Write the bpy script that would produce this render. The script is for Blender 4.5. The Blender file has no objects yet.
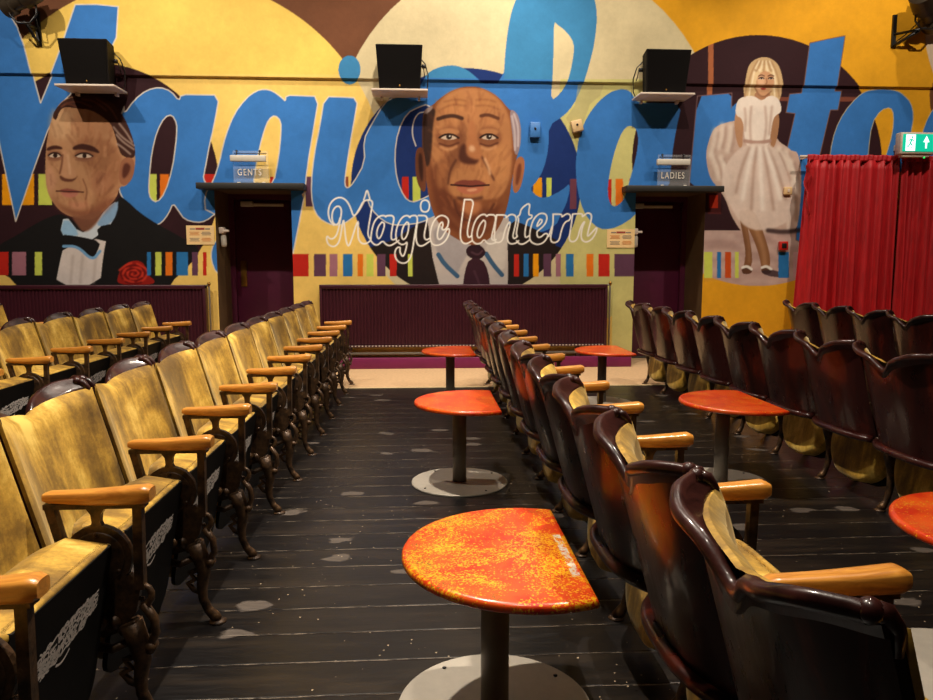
import bpy, math, random
import numpy as np
from mathutils import Vector, Matrix
random.seed(7)
PI=math.pi
sc=bpy.context.scene
COL=sc.collection

# ------------------------------------------------------------ camera
cam_d=bpy.data.cameras.new('camera'); cam=bpy.data.objects.new('camera',cam_d); COL.objects.link(cam)
cam_d.sensor_width=36; cam_d.lens=730.82/933*36; cam_d.clip_end=100
cam.location=(0,0,1.17)
cam.rotation_euler=(PI/2-.1181,0,-.0621)
sc.camera=cam
# ------------------------------------------------------------ world, lights, exposure
wd=bpy.data.worlds.new('world'); sc.world=wd; wd.use_nodes=True
wd.node_tree.nodes['Background'].inputs[0].default_value=(1,.74,.5,1)
wd.node_tree.nodes['Background'].inputs[1].default_value=.035
sc.view_settings.view_transform='Standard'; sc.view_settings.look='None'; sc.view_settings.gamma=1; sc.view_settings.use_curve_mapping=False
sc.view_settings.exposure=0.0
WARM=(1,.88,.73)
def spot(name,loc,target,power,angle=70,blend=.5,radius=.06,color=WARM):
    d=bpy.data.lights.new(name,'SPOT'); d.energy=power; d.spot_size=math.radians(angle); d.spot_blend=blend; d.shadow_soft_size=radius; d.color=color
    o=bpy.data.objects.new(name,d); COL.objects.link(o); o.location=loc
    o.rotation_euler=(Vector(target)-Vector(loc)).to_track_quat('-Z','Y').to_euler()
    return o
def area(name,loc,target,power,sx,sy,color=WARM):
    d=bpy.data.lights.new(name,'AREA'); d.energy=power; d.shape='RECTANGLE'; d.size=sx; d.size_y=sy; d.color=color
    o=bpy.data.objects.new(name,d); COL.objects.link(o); o.location=loc
    o.rotation_euler=(Vector(target)-Vector(loc)).to_track_quat('-Z','Y').to_euler()
    return o
# wall washers on the lighting bar
for x,tx,p in [(-4.6,-3.6,520),(-2.4,-2.2,420),(.1,-.1,420),(2.2,2.4,420),(4.6,4.9,520)]:
    spot('wall_spot',(x,4.6,5.6),(tx,8.2,2.0),p,angle=72,blend=.8,radius=.05)
for x,p in [(-2.2,170),(1.6,170),(4.8,150)]:
    spot('wall_spot',(x,6.9,5.6),(x+.2,8.2,1.6),p,angle=95,blend=.8,radius=.04)
# house spots over the seats
spot('house_spot',(-.95,2.9,5.6),(.3,3.3,0),1100,angle=84)
spot('house_spot',(2.0,3.0,5.6),(-.9,2.6,.6),900,angle=50)
spot('house_spot',(-.3,.4,5.4),(.3,2.0,.2),240,angle=60)
spot('house_spot',(4.6,5.8,5.5),(-2.2,6.0,.4),420,angle=60)
spot('house_spot',(.3,7.0,5.6),(.3,7.3,0),300,angle=100)

# ------------------------------------------------------------ helpers
class MB:
    "collects geometry, links it as ONE mesh object"
    def __init__(s): s.v=[]; s.f=[]; s.m=[]; s.sm=[]
    def add(s,vs,fs,mi=0,smooth=True):
        b=len(s.v); s.v+= [tuple(p) for p in vs]; s.f+=[tuple(b+i for i in f) for f in fs]
        s.m+=[mi]*len(fs); s.sm+=[smooth]*len(fs); return s
    def box(s,c,h,mi=0,rot=None,bev=0):
        cx,cy,cz=c; hx,hy,hz=h
        b=min(bev,hx*.9,hy*.9,hz*.9)
        if b<=0:
            vs=[(sx*hx,sy*hy,sz*hz) for sx in (-1,1) for sy in (-1,1) for sz in (-1,1)]
            fs=[(0,1,3,2),(4,6,7,5),(0,4,5,1),(2,3,7,6),(0,2,6,4),(1,5,7,3)]
        else:
            import bmesh
            bm=bmesh.new(); bmesh.ops.create_cube(bm,size=2)
            for v in bm.verts: v.co=Vector((v.co.x*hx,v.co.y*hy,v.co.z*hz))
            bmesh.ops.bevel(bm,geom=bm.edges[:]+bm.verts[:],offset=b,segments=2,affect='EDGES',profile=.5)
            bm.verts.ensure_lookup_table(); vs=[tuple(v.co) for v in bm.verts]; fs=[tuple(v.index for v in f.verts) for f in bm.faces]; bm.free()
        M=rot if rot is not None else Matrix.Identity(3)
        vs=[tuple(M@Vector(p)+Vector(c)) for p in vs]
        return s.add(vs,fs,mi,bev>0)
    def tube(s,pts,r,n=8,mi=0,flat=1.0,cap=True):
        pts=[Vector(p) for p in pts]; N=len(pts)
        rr=r if isinstance(r,(list,tuple)) else [r]*N
        T=[(pts[min(i+1,N-1)]-pts[max(i-1,0)]).normalized() for i in range(N)]
        up=Vector((0,1,0)) if abs(T[0].y)<.9 else Vector((0,0,1))
        vs=[]
        a=up.cross(T[0]).normalized()
        for i in range(N):
            a=(a-T[i]*a.dot(T[i])).normalized(); b=T[i].cross(a)
            for k in range(n):
                t=2*PI*k/n; vs.append(pts[i]+a*math.cos(t)*rr[i]+b*math.sin(t)*rr[i]*flat)
        fs=[(i*n+k,i*n+(k+1)%n,(i+1)*n+(k+1)%n,(i+1)*n+k) for i in range(N-1) for k in range(n)]
        if cap: fs+=[tuple(range(n-1,-1,-1)),tuple((N-1)*n+k for k in range(n))]
        return s.add(vs,fs,mi)
    def cyl(s,a,b,r,n=16,mi=0,r2=None): return s.tube([a,b],[r,r2 if r2 is not None else r],n,mi)
    def lathe(s,prof,n=32,c=(0,0,0),mi=0,axis='z'):
        vs=[];N=len(prof)
        for r,z in prof:
            for k in range(n):
                t=2*PI*k/n
                p=(r*math.cos(t),r*math.sin(t),z)
                if axis=='y': p=(p[0],p[2],p[1])
                if axis=='x': p=(p[2],p[0],p[1])
                vs.append((c[0]+p[0],c[1]+p[1],c[2]+p[2]))
        fs=[(i*n+k,i*n+(k+1)%n,(i+1)*n+(k+1)%n,(i+1)*n+k) for i in range(N-1) for k in range(n)]
        fs+=[tuple(range(n-1,-1,-1)),tuple((N-1)*n+k for k in range(n))]
        return s.add(vs,fs,mi)
    def ball(s,c,r,sc_=(1,1,1),n=12,mi=0):
        prof=[(math.sin(PI*i/8)*r+1e-5,-math.cos(PI*i/8)*r) for i in range(9)]
        vs=[];N=len(prof)
        for q,z in prof:
            for k in range(n):
                t=2*PI*k/n; vs.append((c[0]+q*math.cos(t)*sc_[0],c[1]+q*math.sin(t)*sc_[1],c[2]+z*sc_[2]))
        fs=[(i*n+k,i*n+(k+1)%n,(i+1)*n+(k+1)%n,(i+1)*n+k) for i in range(N-1) for k in range(n)]
        return s.add(vs,fs,mi)
    def plate(s,poly,y0,y1,mi=0,smooth=False):
        "outline in x,z extruded along y"
        n=len(poly); vs=[(x,y0,z) for x,z in poly]+[(x,y1,z) for x,z in poly]
        fs=[tuple(range(n)),tuple(range(2*n-1,n-1,-1))]+[(i,(i+1)%n,n+(i+1)%n,n+i)[::-1] for i in range(n)]
        return s.add(vs,fs,mi,smooth)
    def grid(s,rows,mi=0,closed_u=False):
        "rows: list of lists of points"
        R=len(rows); C=len(rows[0]); vs=[p for r in rows for p in r]
        fs=[]
        for i in range(R-1):
            for k in range(C-(0 if closed_u else 1)):
                k2=(k+1)%C; fs.append((i*C+k,i*C+k2,(i+1)*C+k2,(i+1)*C+k))
        return s.add(vs,fs,mi)
    def build(s,name,mats,parent=None,fix=True):
        me=bpy.data.meshes.new(name); me.from_pydata(s.v,[],s.f)
        if not isinstance(mats,(list,tuple)): mats=[mats]
        for m in mats: me.materials.append(m)
        me.polygons.foreach_set('material_index',s.m); me.polygons.foreach_set('use_smooth',s.sm)
        if fix:
            import bmesh
            bm=bmesh.new(); bm.from_mesh(me); bmesh.ops.recalc_face_normals(bm,faces=bm.faces); bm.to_mesh(me); bm.free()
        me.update()
        o=bpy.data.objects.new(name,me); COL.objects.link(o)
        if parent is not None: o.parent=parent
        return o
def sharp(o,ang=40):
    "mark edges sharper than ang so smooth shading keeps crisp corners"
    me=o.data
    me.set_sharp_from_angle(angle=math.radians(ang)); return o
def tag(o,label=None,cat=None,group=None,kind=None):
    if label: o['label']=label
    if cat: o['category']=cat
    if group: o['group']=group
    if kind: o['kind']=kind
    return o
def thing(name,loc=(0,0,0),rz=0,label=None,cat=None,group=None):
    o=bpy.data.objects.new(name,None); o.empty_display_size=.1; COL.objects.link(o); o.location=loc; o.rotation_euler=(0,0,rz)
    return tag(o,label,cat,group)
def copy_tree(o,parent=None):
    c=o.copy(); COL.objects.link(c)
    if parent is not None: c.parent=parent
    for ch in list(KIDS.get(o,[])): 
        d=copy_tree(ch,c); 
    return c
KIDS={}
def kid(o):
    KIDS.setdefault(o.parent,[]).append(o); return o

# ------------------------------------------------------------ materials
def lin(c): return tuple((x/255/12.92 if x/255<=.04045 else ((x/255+.055)/1.055)**2.4) for x in c)+(1,)
class NT:
    def __init__(s,name):
        s.m=bpy.data.materials.new(name); s.m.use_nodes=True; s.t=s.m.node_tree; s.b=s.t.nodes['Principled BSDF']
    def n(s,typ,**k):
        o=s.t.nodes.new(typ)
        for a,b in k.items():
            if a in o.inputs.keys(): o.inputs[a].default_value=b
            else: setattr(o,a,b)
        return o
    def l(s,a,b): s.t.links.new(a,b)
    def noise(s,scale,detail=4,rough=.5,vec=None,dist=0):
        o=s.n('ShaderNodeTexNoise'); o.inputs['Scale'].default_value=scale; o.inputs['Detail'].default_value=detail; o.inputs['Roughness'].default_value=rough; o.inputs['Distortion'].default_value=dist
        if vec is not None: s.l(vec,o.inputs['Vector'])
        return o.outputs['Fac']
    def coord(s,kind='Object',scale=None,rnd=False):
        o=s.n('ShaderNodeTexCoord').outputs[kind]
        if scale is not None or rnd:
            mp=s.n('ShaderNodeMapping'); s.l(o,mp.inputs['Vector'])
            if scale is not None: mp.inputs['Scale'].default_value=scale
            if rnd:
                oi=s.n('ShaderNodeObjectInfo'); 
                cx=s.n('ShaderNodeCombineXYZ'); mm=s.math('MULTIPLY',oi.outputs['Random'],37.0)
                for i in range(3): s.l(mm,cx.inputs[i])
                s.l(cx.outputs[0],mp.inputs['Location'])
            o=mp.outputs[0]
        return o
    def math(s,op,a,b=None,c=None,clamp=False):
        o=s.n('ShaderNodeMath',operation=op); o.use_clamp=clamp
        for i,v in enumerate((a,b,c)):
            if v is None: continue
            if isinstance(v,(int,float)): o.inputs[i].default_value=v
            else: s.l(v,o.inputs[i])
        return o.outputs[0]
    def ramp(s,fac,stops):
        o=s.n('ShaderNodeValToRGB'); s.l(fac,o.inputs['Fac']); e=o.color_ramp.elements
        while len(e)>1: e.remove(e[-1])
        e[0].position=stops[0][0]; e[0].color=stops[0][1]
        for p,c in stops[1:]:
            q=e.new(p); q.color=c
        return o.outputs['Color']
    def mix(s,fac,a,b,typ='MIX'):
        o=s.n('ShaderNodeMix',data_type='RGBA',blend_type=typ)
        if isinstance(fac,(int,float)): o.inputs[0].default_value=fac
        else: s.l(fac,o.inputs[0])
        for i,v in ((6,a),(7,b)):
            if isinstance(v,tuple): o.inputs[i].default_value=v
            else: s.l(v,o.inputs[i])
        return o.outputs[2]
    def col(s,c): 
        if isinstance(c,tuple): s.b.inputs['Base Color'].default_value=c
        else: s.l(c,s.b.inputs['Base Color'])
    def set(s,**k):
        for a,v in k.items():
            i=s.b.inputs[a.replace('_',' ')]
            if isinstance(v,(int,float,tuple)): i.default_value=v
            else: s.l(v,i)
        return s
    def bump(s,h,strength=.2,dist=.01):
        o=s.n('ShaderNodeBump'); o.inputs['Strength'].default_value=strength; o.inputs['Distance'].default_value=dist; s.l(h,o.inputs['Height']); s.l(o.outputs[0],s.b.inputs['Normal'])
B1=(0,0,0,1); W1=(1,1,1,1)
def plain(name,c,rough=.5,metal=0,var=.12,scale=12,bump=.05,**k):
    t=NT(name); co=t.coord()
    f=t.noise(scale,5,.6,co)
    a=lin(c); lo=tuple(x*(1-var) for x in a[:3])+(1,); hi=tuple(min(1,x*(1+var)) for x in a[:3])+(1,)
    t.col(t.ramp(f,[(.3,lo),(.7,hi)])); t.set(Roughness=rough,Metallic=metal)
    if bump: t.bump(t.noise(scale*8,4,.6,co),bump,.004)
    for a_,v in k.items(): t.set(**{a_:v})
    return t.m
def velvet(name='gold_velvet'):
    t=NT(name); co=t.coord('Object',(1,1,1),rnd=True)
    f=t.noise(4.5,3,.5,co,dist=.5); g=t.noise(90,3,.7,co)
    h=t.noise(12,4,.6,t.coord('Object',(.6,1.6,.30),rnd=True),dist=.3)
    s=t.math('ADD',t.math('MULTIPLY',f,.55),t.math('ADD',t.math('MULTIPLY',h,.33),t.math('MULTIPLY',g,.12)))
    t.col(t.ramp(s,[(.38,lin((100,72,20))),(.47,lin((146,110,36))),(.55,lin((204,160,58))),(.63,lin((244,208,104)))]))
    t.set(Roughness=.7); t.b.inputs['Sheen Weight'].default_value=.5; t.b.inputs['Sheen Roughness'].default_value=.35; t.b.inputs['Sheen Tint'].default_value=(1,.82,.45,1)
    t.bump(t.math('ADD',t.math('MULTIPLY',h,.5),t.math('MULTIPLY',g,.3)),.3,.004); return t.m
def mahogany():
    t=NT('dark_mahogany'); co=t.coord('Object',(1,1,.25),rnd=True)
    f=t.noise(9,6,.6,co,dist=1.2); g=t.noise(3,3,.5,t.coord('Object',(1,1,1),rnd=True))
    c=t.ramp(f,[(.3,lin((20,7,6))),(.55,lin((50,15,10))),(.75,lin((100,32,15)))])
    t.col(t.mix(t.ramp(g,[(.45,B1),(.62,W1)]),c,lin((52,20,18))))
    t.set(Roughness=t.math('MULTIPLY_ADD',t.noise(30,4,.6,co),.3,.16)); t.b.inputs['Coat Weight'].default_value=.3; t.b.inputs['Coat Roughness'].default_value=.1; t.b.inputs['Specular IOR Level'].default_value=.35
    t.bump(t.noise(40,4,.6,co),.12,.003); return t.m
def crestwood():
    t=NT('crest_wood'); co=t.coord('Object',(1,1,1),rnd=True)
    f=t.noise(18,6,.6,co,dist=.5)
    t.col(t.ramp(f,[(.3,lin((30,13,12))),(.7,lin((72,34,28)))]))
    t.set(Roughness=t.math('MULTIPLY_ADD',f,.3,.22)); t.b.inputs['Specular IOR Level'].default_value=.3; t.b.inputs['Coat Weight'].default_value=.4; t.b.inputs['Coat Roughness'].default_value=.12
    t.bump(t.noise(70,3,.6,co),.22,.003); return t.m
def armwood():
    t=NT('varnished_oak'); co=t.coord('Object',(1,6,6),rnd=True)
    f=t.noise(9,6,.6,co,dist=1.5)
    t.col(t.ramp(f,[(.3,lin((186,116,42))),(.6,lin((222,152,62))),(.8,lin((236,176,86)))]))
    t.set(Roughness=.32); t.b.inputs['Coat Weight'].default_value=.4; t.b.inputs['Coat Roughness'].default_value=.2; t.bump(f,.08,.002); return t.m
def iron():
    t=NT('cast_iron'); co=t.coord()
    f=t.noise(25,5,.65,co)
    t.col(t.ramp(f,[(.35,lin((34,24,18))),(.62,lin((92,66,42))),(.8,lin((164,126,84)))]))
    t.set(Roughness=.42,Metallic=.35); t.bump(t.noise(70,4,.6,co),.35,.004); return t.m
def board():
    t=NT('black_seat_board'); co=t.coord()
    f=t.noise(20,5,.6,co)
    t.col(t.ramp(f,[(.3,lin((7,6,6))),(.75,lin((17,14,12)))])); t.set(Roughness=.6); t.b.inputs['Specular IOR Level'].default_value=.15; t.bump(f,.05,.003); return t.m
def floor_mat():
    t=NT('black_painted_boards'); co=t.coord('Object')
    sep=t.n('ShaderNodeSeparateXYZ'); t.l(co,sep.inputs[0]); X,Y=sep.outputs[0],sep.outputs[1]
    k=t.math('DIVIDE',t.math('SUBTRACT',Y,2.574-.172*60),.172)
    fr=t.math('FRACT',k); idx=t.math('FLOOR',k)
    wv=t.n('ShaderNodeCombineXYZ'); t.l(X,wv.inputs[0]); t.l(Y,wv.inputs[1]); t.l(idx,wv.inputs[2])
    d=t.math('MINIMUM',fr,t.math('SUBTRACT',1,fr))           # 0 at the joint
    st=t.n('ShaderNodeMapping'); st.inputs['Scale'].default_value=(1.2,9,1); t.l(wv.outputs[0],st.inputs['Vector'])
    broad=t.noise(1.3,6,.65,st.outputs[0]); 
    fine=t.noise(9,6,.7,st.outputs[0])
    base=t.ramp(broad,[(.32,lin((10,9,10))),(.5,lin((21,18,17))),(.68,lin((50,41,32)))])
    base=t.mix(t.math('MULTIPLY',fine,.5),base,lin((26,22,22)))
    # each board a touch different
    wn=t.n('ShaderNodeTexWhiteNoise',noise_dimensions='1D'); t.l(idx,wn.inputs['W'])
    base=t.mix(t.math('MULTIPLY',wn.outputs['Value'],.35),base,lin((14,13,15)))
    # worn pale joints
    jn=t.noise(5.5,6,.8,wv.outputs[0])
    jm=t.math('MULTIPLY',t.math('LESS_THAN',d,.017),t.ramp(jn,[(.49,B1),(.56,W1)]))
    base=t.mix(t.math('MULTIPLY',jm,.75),base,lin((150,136,118)))
    dark=t.math('MULTIPLY',t.math('LESS_THAN',d,.012),t.ramp(jn,[(.42,W1),(.5,B1)]))
    base=t.mix(dark,base,(.002,.002,.002,1))
    # bare grey patches
    pv=t.n('ShaderNodeMapping'); pv.inputs['Scale'].default_value=(1,1.7,1); pv.inputs['Location'].default_value=(3.1,.4,0); t.l(co,pv.inputs['Vector'])
    vo=t.n('ShaderNodeTexVoronoi'); vo.inputs['Scale'].default_value=2.9; vo.inputs['Randomness'].default_value=.95
    ds=t.n('ShaderNodeVectorMath',operation='ADD'); nz=t.n('ShaderNodeTexNoise'); nz.inputs['Scale'].default_value=7; nz.inputs['Detail'].default_value=4; t.l(pv.outputs[0],nz.inputs['Vector'])
    sc2=t.n('ShaderNodeVectorMath',operation='SCALE'); sc2.inputs['Scale'].default_value=.16; t.l(nz.outputs['Color'],sc2.inputs[0]); t.l(pv.outputs[0],ds.inputs[0]); t.l(sc2.outputs[0],ds.inputs[1]); t.l(ds.outputs[0],vo.inputs['Vector'])
    vc=t.n('ShaderNodeSeparateColor'); t.l(vo.outputs['Color'],vc.inputs[0])
    pm=t.math('MULTIPLY',t.ramp(vo.outputs['Distance'],[(.17,W1),(.21,B1)]),t.math('LESS_THAN',vc.outputs[0],.62))
    base=t.mix(t.math('MULTIPLY',pm,t.math('MULTIPLY_ADD',fine,.8,.15)),base,lin((112,100,90)))
    # paint flecks
    fv=t.n('ShaderNodeTexVoronoi'); fv.inputs['Scale'].default_value=26; t.l(co,fv.inputs['Vector'])
    fm=t.math('MULTIPLY',t.math('LESS_THAN',fv.outputs['Distance'],.075),t.ramp(t.noise(2.2,4,.7,co),[(.46,B1),(.52,W1)]))
    base=t.mix(fm,base,lin((190,170,140)))
    t.col(base)
    t.set(Roughness=t.math('ADD',t.math('MULTIPLY_ADD',fine,.34,.17),t.math('MULTIPLY',pm,.25)))
    h=t.math('ADD',t.math('MULTIPLY',fine,.25),t.math('MULTIPLY',t.ramp(d,[(.0,B1),(.04,W1)]),.8))
    t.bump(h,.35,.006); return t.m
def tabletop_mat(name,lo,hi,white=False):
    t=NT(name); co=t.coord()
    mid=t.noise(9,4,.6,co,dist=.4); big=t.noise(5.5,4,.6,co,dist=.6)
    base=t.ramp(mid,[(.34,lin((214,44,16))),(.62,lin((242,90,26)))])
    vo=t.n('ShaderNodeTexVoronoi'); vo.inputs['Scale'].default_value=260; t.l(co,vo.inputs['Vector'])
    sp=t.n('ShaderNodeSeparateColor'); t.l(vo.outputs['Color'],sp.inputs[0])
    dens=t.ramp(big,[(lo,(.03,.03,.03,1)),(hi,(.72,.72,.72,1))])
    k=t.math('LESS_THAN',sp.outputs[0],dens)
    base=t.mix(k,base,t.mix(sp.outputs[1],lin((255,196,30)),lin((240,140,24))))
    g=t.math('MULTIPLY',t.math('LESS_THAN',sp.outputs[2],.28),t.ramp(t.noise(8,4,.6,co),[(.55,B1),(.66,W1)]))
    base=t.mix(g,base,lin((128,104,24)) if white else lin((228,130,40)))
    if white:
        sep=t.n('ShaderNodeSeparateXYZ'); t.l(co,sep.inputs[0]); X,Y=sep.outputs[0],sep.outputs[1]
        a=t.math('MULTIPLY',t.math('COMPARE',X,.165,.010),t.math('COMPARE',Y,-.09,.13))
        base=t.mix(t.math('MULTIPLY',a,t.ramp(t.noise(60,4,.8,co),[(.46,B1),(.52,W1)])),base,lin((226,214,196)))
    t.col(base); t.set(Roughness=.32); t.b.inputs['Coat Weight'].default_value=.35; t.b.inputs['Coat Roughness'].default_value=.16
    t.bump(t.noise(150,2,.6,co),.06,.002); return t.m
def mural_mat():
    t=NT('mural_paint'); co=t.coord()
    at=t.n('ShaderNodeAttribute'); at.attribute_name='paint'
    f=t.noise(2.5,6,.7,co)
    t.col(t.mix(1.0,at.outputs['Color'],t.ramp(f,[(.3,(.80,.80,.80,1)),(.7,(.92,.92,.92,1))]),'MULTIPLY'))
    t.set(Roughness=.7); t.b.inputs['Specular IOR Level'].default_value=.12; t.bump(t.noise(18,6,.7,co),.22,.01); return t.m
M={}
M['velvet']=velvet(); M['wood']=mahogany(); M['crest']=crestwood(); M['oak']=armwood(); M['iron']=iron(); M['board']=board()
M['floor']=floor_mat(); M['mural']=mural_mat()
M['plum']=plain('plum_paint',(62,22,34),.38,0,.12,6)
M['plumdoor']=plain('plum_door_paint',(72,12,43),.45,0,.15,4)
M['magenta']=plain('magenta_paint',(118,24,78),.5,0,.12,6)
M['carpet']=plain('beige_carpet',(206,170,128),.95,0,.12,30,.3)
M['edge']=plain('pale_edging',(220,196,150),.6,0,.1,20)
M['black']=plain('black_satin',(22,20,19),.4,0,.15,10)
M['blackshelf']=plain('black_ledge',(30,27,22),.55,0,.2,10)
M['cab']=plain('speaker_cabinet',(20,16,14),.7,0,.15,40,.2,Specular_IOR_Level=.15)
M['white']=plain('off_white_paint',(214,196,180),.5,0,.06,8)
M['steel']=plain('brushed_steel',(196,188,174),.45,.1,.06,30)
M['pole']=plain('grey_pole_paint',(124,116,106),.4,.1,.08,20)
M['brown']=plain('brown_reveal_paint',(92,70,44),.6,0,.2,4)
M['dim']=plain('dark_hall_paint',(70,40,30),.7,0,.15,3)
M['paper']=plain('cream_paper',(236,200,140),.7,0,.05,10)
M['ink_o']=plain('orange_ink',(210,130,60),.7); M['ink_b']=plain('grey_ink',(130,120,110),.7); M['ink_r']=plain('red_ink',(150,60,50),.7)
M['brass']=plain('brass',(150,110,50),.35,.9,.1,10)
M['boxblue']=plain('blue_box_plastic',(60,120,190),.45); M['boxcream']=plain('cream_box_plastic',(214,180,130),.5)
M['redplastic']=plain('red_plastic',(190,30,20),.4)
M['bronze']=plain('lamp_body',(70,60,48),.4,.5,.2,20)
M['stencil']=plain('worn_white_stencil',(214,204,196),.7,0,.15,60)
def curtain_mat():
    t=NT('red_velvet_curtain'); co=t.coord('Object',(1,1,.15))
    f=t.noise(30,4,.6,co)
    t.col(t.ramp(f,[(.3,lin((150,5,14))),(.7,lin((190,10,22)))])); t.set(Roughness=.6); t.b.inputs['Sheen Weight'].default_value=.15; t.b.inputs['Sheen Tint'].default_value=(1,.1,.1,1); t.bump(f,.15,.004); return t.m
M['curtain']=curtain_mat()
def glass_mat():
    t=NT('clear_acrylic'); t.col((.95,.97,.97,1)); t.set(Roughness=.05); t.b.inputs['Transmission Weight'].default_value=.0; t.b.inputs['Alpha'].default_value=.08; return t.m
M['acrylic']=glass_mat()
def emit(name,c,s):
    t=NT(name); t.col(c); t.b.inputs['Emission Color'].default_value=c; t.b.inputs['Emission Strength'].default_value=s
    f=t.noise(5,2); t.set(Roughness=t.math('MULTIPLY_ADD',f,.1,.3)); return t.m
M['exitgreen']=emit('lit_green_panel',lin((10,176,140)),.9); M['exitwhite']=emit('lit_white_panel',lin((232,255,250)),1.5); M['ledgreen']=emit('green_led',lin((30,220,90)),1.5)
# ---------------------------------------------------------------- the painted wall
CF,CPITCH,CYAW,CH,WY = 730.82,.1181,.0621,1.17,8.2075
def wall_xz(px,py):
    "a mark seen at px,py of the photograph -> its place (X,Z) in metres on the wall"
    a,b,c=(px-466.5)/CF,1.0,-(py-350)/CF
    cp,sp=math.cos(CPITCH),math.sin(CPITCH)
    y,z=b*cp+c*sp, -b*sp+c*cp
    cy,sy=math.cos(CYAW),math.sin(CYAW)
    X,Y=a*cy+y*sy, -a*sy+y*cy
    t=WY/Y
    return X*t, CH+z*t
CROPS={'0':(0,0,1),'A':(0,0,3.8875),'B':(0,120,4.118),'C':(200,0,4.118),'D':(200,80,3.332),'E':(380,70,3.183),
       'F':(500,0,3.5),'G':(540,80,3.333),'H':(690,30,2.692),'K':(320,185,6.22),'L':(450,185,5.831),
       'P':(30,90,5.385),'Q':(400,80,5.0),'R':(700,45,5.836),'S':(700,150,5.0)}
MX0,MX1,MZ0,MZ1,MS=-5.2,6.2,0.0,4.4,.0078
SS=2
NX=int(round((MX1-MX0)/MS))+1; NZ=int(round((MZ1-MZ0)/MS))+1
W_,H_=NX*SS,NZ*SS
IMG=np.zeros((H_,W_,3),np.float32)
gx=(MX0+(np.arange(W_)-(SS-1)/2)/SS*MS).astype(np.float32); gz=(MZ0+(np.arange(H_)-(SS-1)/2)/SS*MS).astype(np.float32)
def tr(crop,pts):
    ox,oy,s=CROPS[crop]
    return [wall_xz(ox+x/s,oy+y/s) for x,y in pts]
def chaikin(p,n,closed=True):
    p=np.array(p,float)
    for _ in range(n):
        q=np.roll(p,-1,0) if closed else p[1:]
        a=p if closed else p[:-1]
        r=np.empty((2*len(a),2)); r[0::2]=.75*a+.25*q; r[1::2]=.25*a+.75*q
        if not closed: r=np.vstack([p[:1],r,p[-1:]])
        p=r
    return p
def box(b,pad):
    x0=max(0,int((b[0]-pad-MX0)/MS*SS)); x1=min(W_,int((b[2]+pad-MX0)/MS*SS)+2)
    z0=max(0,int((b[1]-pad-MZ0)/MS*SS)); z1=min(H_,int((b[3]+pad-MZ0)/MS*SS)+2)
    return x0,x1,z0,z1
def blurm(m,r):
    k=max(1,int(r/MS*SS))
    for _ in range(2):
        for ax in (0,1):
            c=np.cumsum(np.pad(m,[(k+1,k) if a==ax else (0,0) for a in (0,1)],mode='edge'),axis=ax)
            n=m.shape[ax]
            m=(np.take(c,range(2*k+1,2*k+1+n),ax)-np.take(c,range(0,n),ax))/(2*k+1)
    return m
def lay(m,s,col,alpha):
    x0,x1,z0,z1=s
    a=(m*alpha)[...,None]
    IMG[z0:z1,x0:x1]=IMG[z0:z1,x0:x1]*(1-a)+np.array(col,np.float32)/255*a
def inside(P,s):
    x0,x1,z0,z1=s
    X=gx[x0:x1][None,:]; out=np.zeros((z1-z0,x1-x0),bool)
    Z=gz[z0:z1][:,None]
    n=len(P)
    for i in range(n):
        xa,za=P[i]; xb,zb=P[(i+1)%n]
        if za==zb: continue
        lo,hi=min(za,zb),max(za,zb)
        r=np.where((gz[z0:z1]>=lo)&(gz[z0:z1]<hi))[0]
        if len(r)==0: continue
        xi=xa+(gz[z0:z1][r]-za)*(xb-xa)/(zb-za)
        out[r]^=(X<xi[:,None])
    return out
def poly(crop,pts,col,holes=(),soft=0,alpha=1,sm=1,edge=None,ew=.012,clip=None):
    P=chaikin(tr(crop,pts),sm) if sm else np.array(tr(crop,pts))
    s=box((P[:,0].min(),P[:,1].min(),P[:,0].max(),P[:,1].max()),soft*3+.03)
    if s[1]<=s[0] or s[3]<=s[2]: return
    m=inside(P,s); rings=[P]
    for hc,h in holes:
        H=chaikin(tr(hc,h),sm) if sm else np.array(tr(hc,h)); rings.append(H); m&=~inside(H,s)
    m=m.astype(np.float32)
    if soft: m=blurm(m,soft)
    if clip is not None: m=m*clip[s[2]:s[3],s[0]:s[1]]
    lay(m,s,col,alpha)
    if edge is not None:
        for R in rings: seg(R,edge,ew,closed=True,clip=clip)
def seg(P,col,w,closed=False,alpha=1,soft=0,clip=None):
    P=np.array(P); s=box((P[:,0].min(),P[:,1].min(),P[:,0].max(),P[:,1].max()),w+soft*3+.02)
    if s[1]<=s[0] or s[3]<=s[2]: return
    m=np.zeros((s[3]-s[2],s[1]-s[0]),np.float32)
    n=len(P)
    for i in range(n if closed else n-1):
        a=P[i]; b=P[(i+1)%n]
        t=box((min(a[0],b[0]),min(a[1],b[1]),max(a[0],b[0]),max(a[1],b[1])),w+.01)
        t=(max(t[0],s[0]),min(t[1],s[1]),max(t[2],s[2]),min(t[3],s[3]))
        if t[1]<=t[0] or t[3]<=t[2]: continue
        X=gx[t[0]:t[1]][None,:]; Z=gz[t[2]:t[3]][:,None]
        d=b-a; L=max(1e-9,float(d@d)); u=np.clip(((X-a[0])*d[0]+(Z-a[1])*d[1])/L,0,1)
        D=np.hypot(X-a[0]-u*d[0],Z-a[1]-u*d[1])
        v=np.clip((w/2-D)/(MS/SS)+.5,0,1)
        q=m[t[2]-s[2]:t[3]-s[2],t[0]-s[0]:t[1]-s[0]]
        np.maximum(q,v,out=q)
    if soft: m=blurm(m,soft)
    if clip is not None: m=m*clip[s[2]:s[3],s[0]:s[1]]
    lay(m,s,col,alpha)
def line(crop,pts,col,w,alpha=1,soft=0,sm=2,closed=False):
    seg(chaikin(tr(crop,pts),sm,closed),col,w,closed,alpha,soft)
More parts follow.
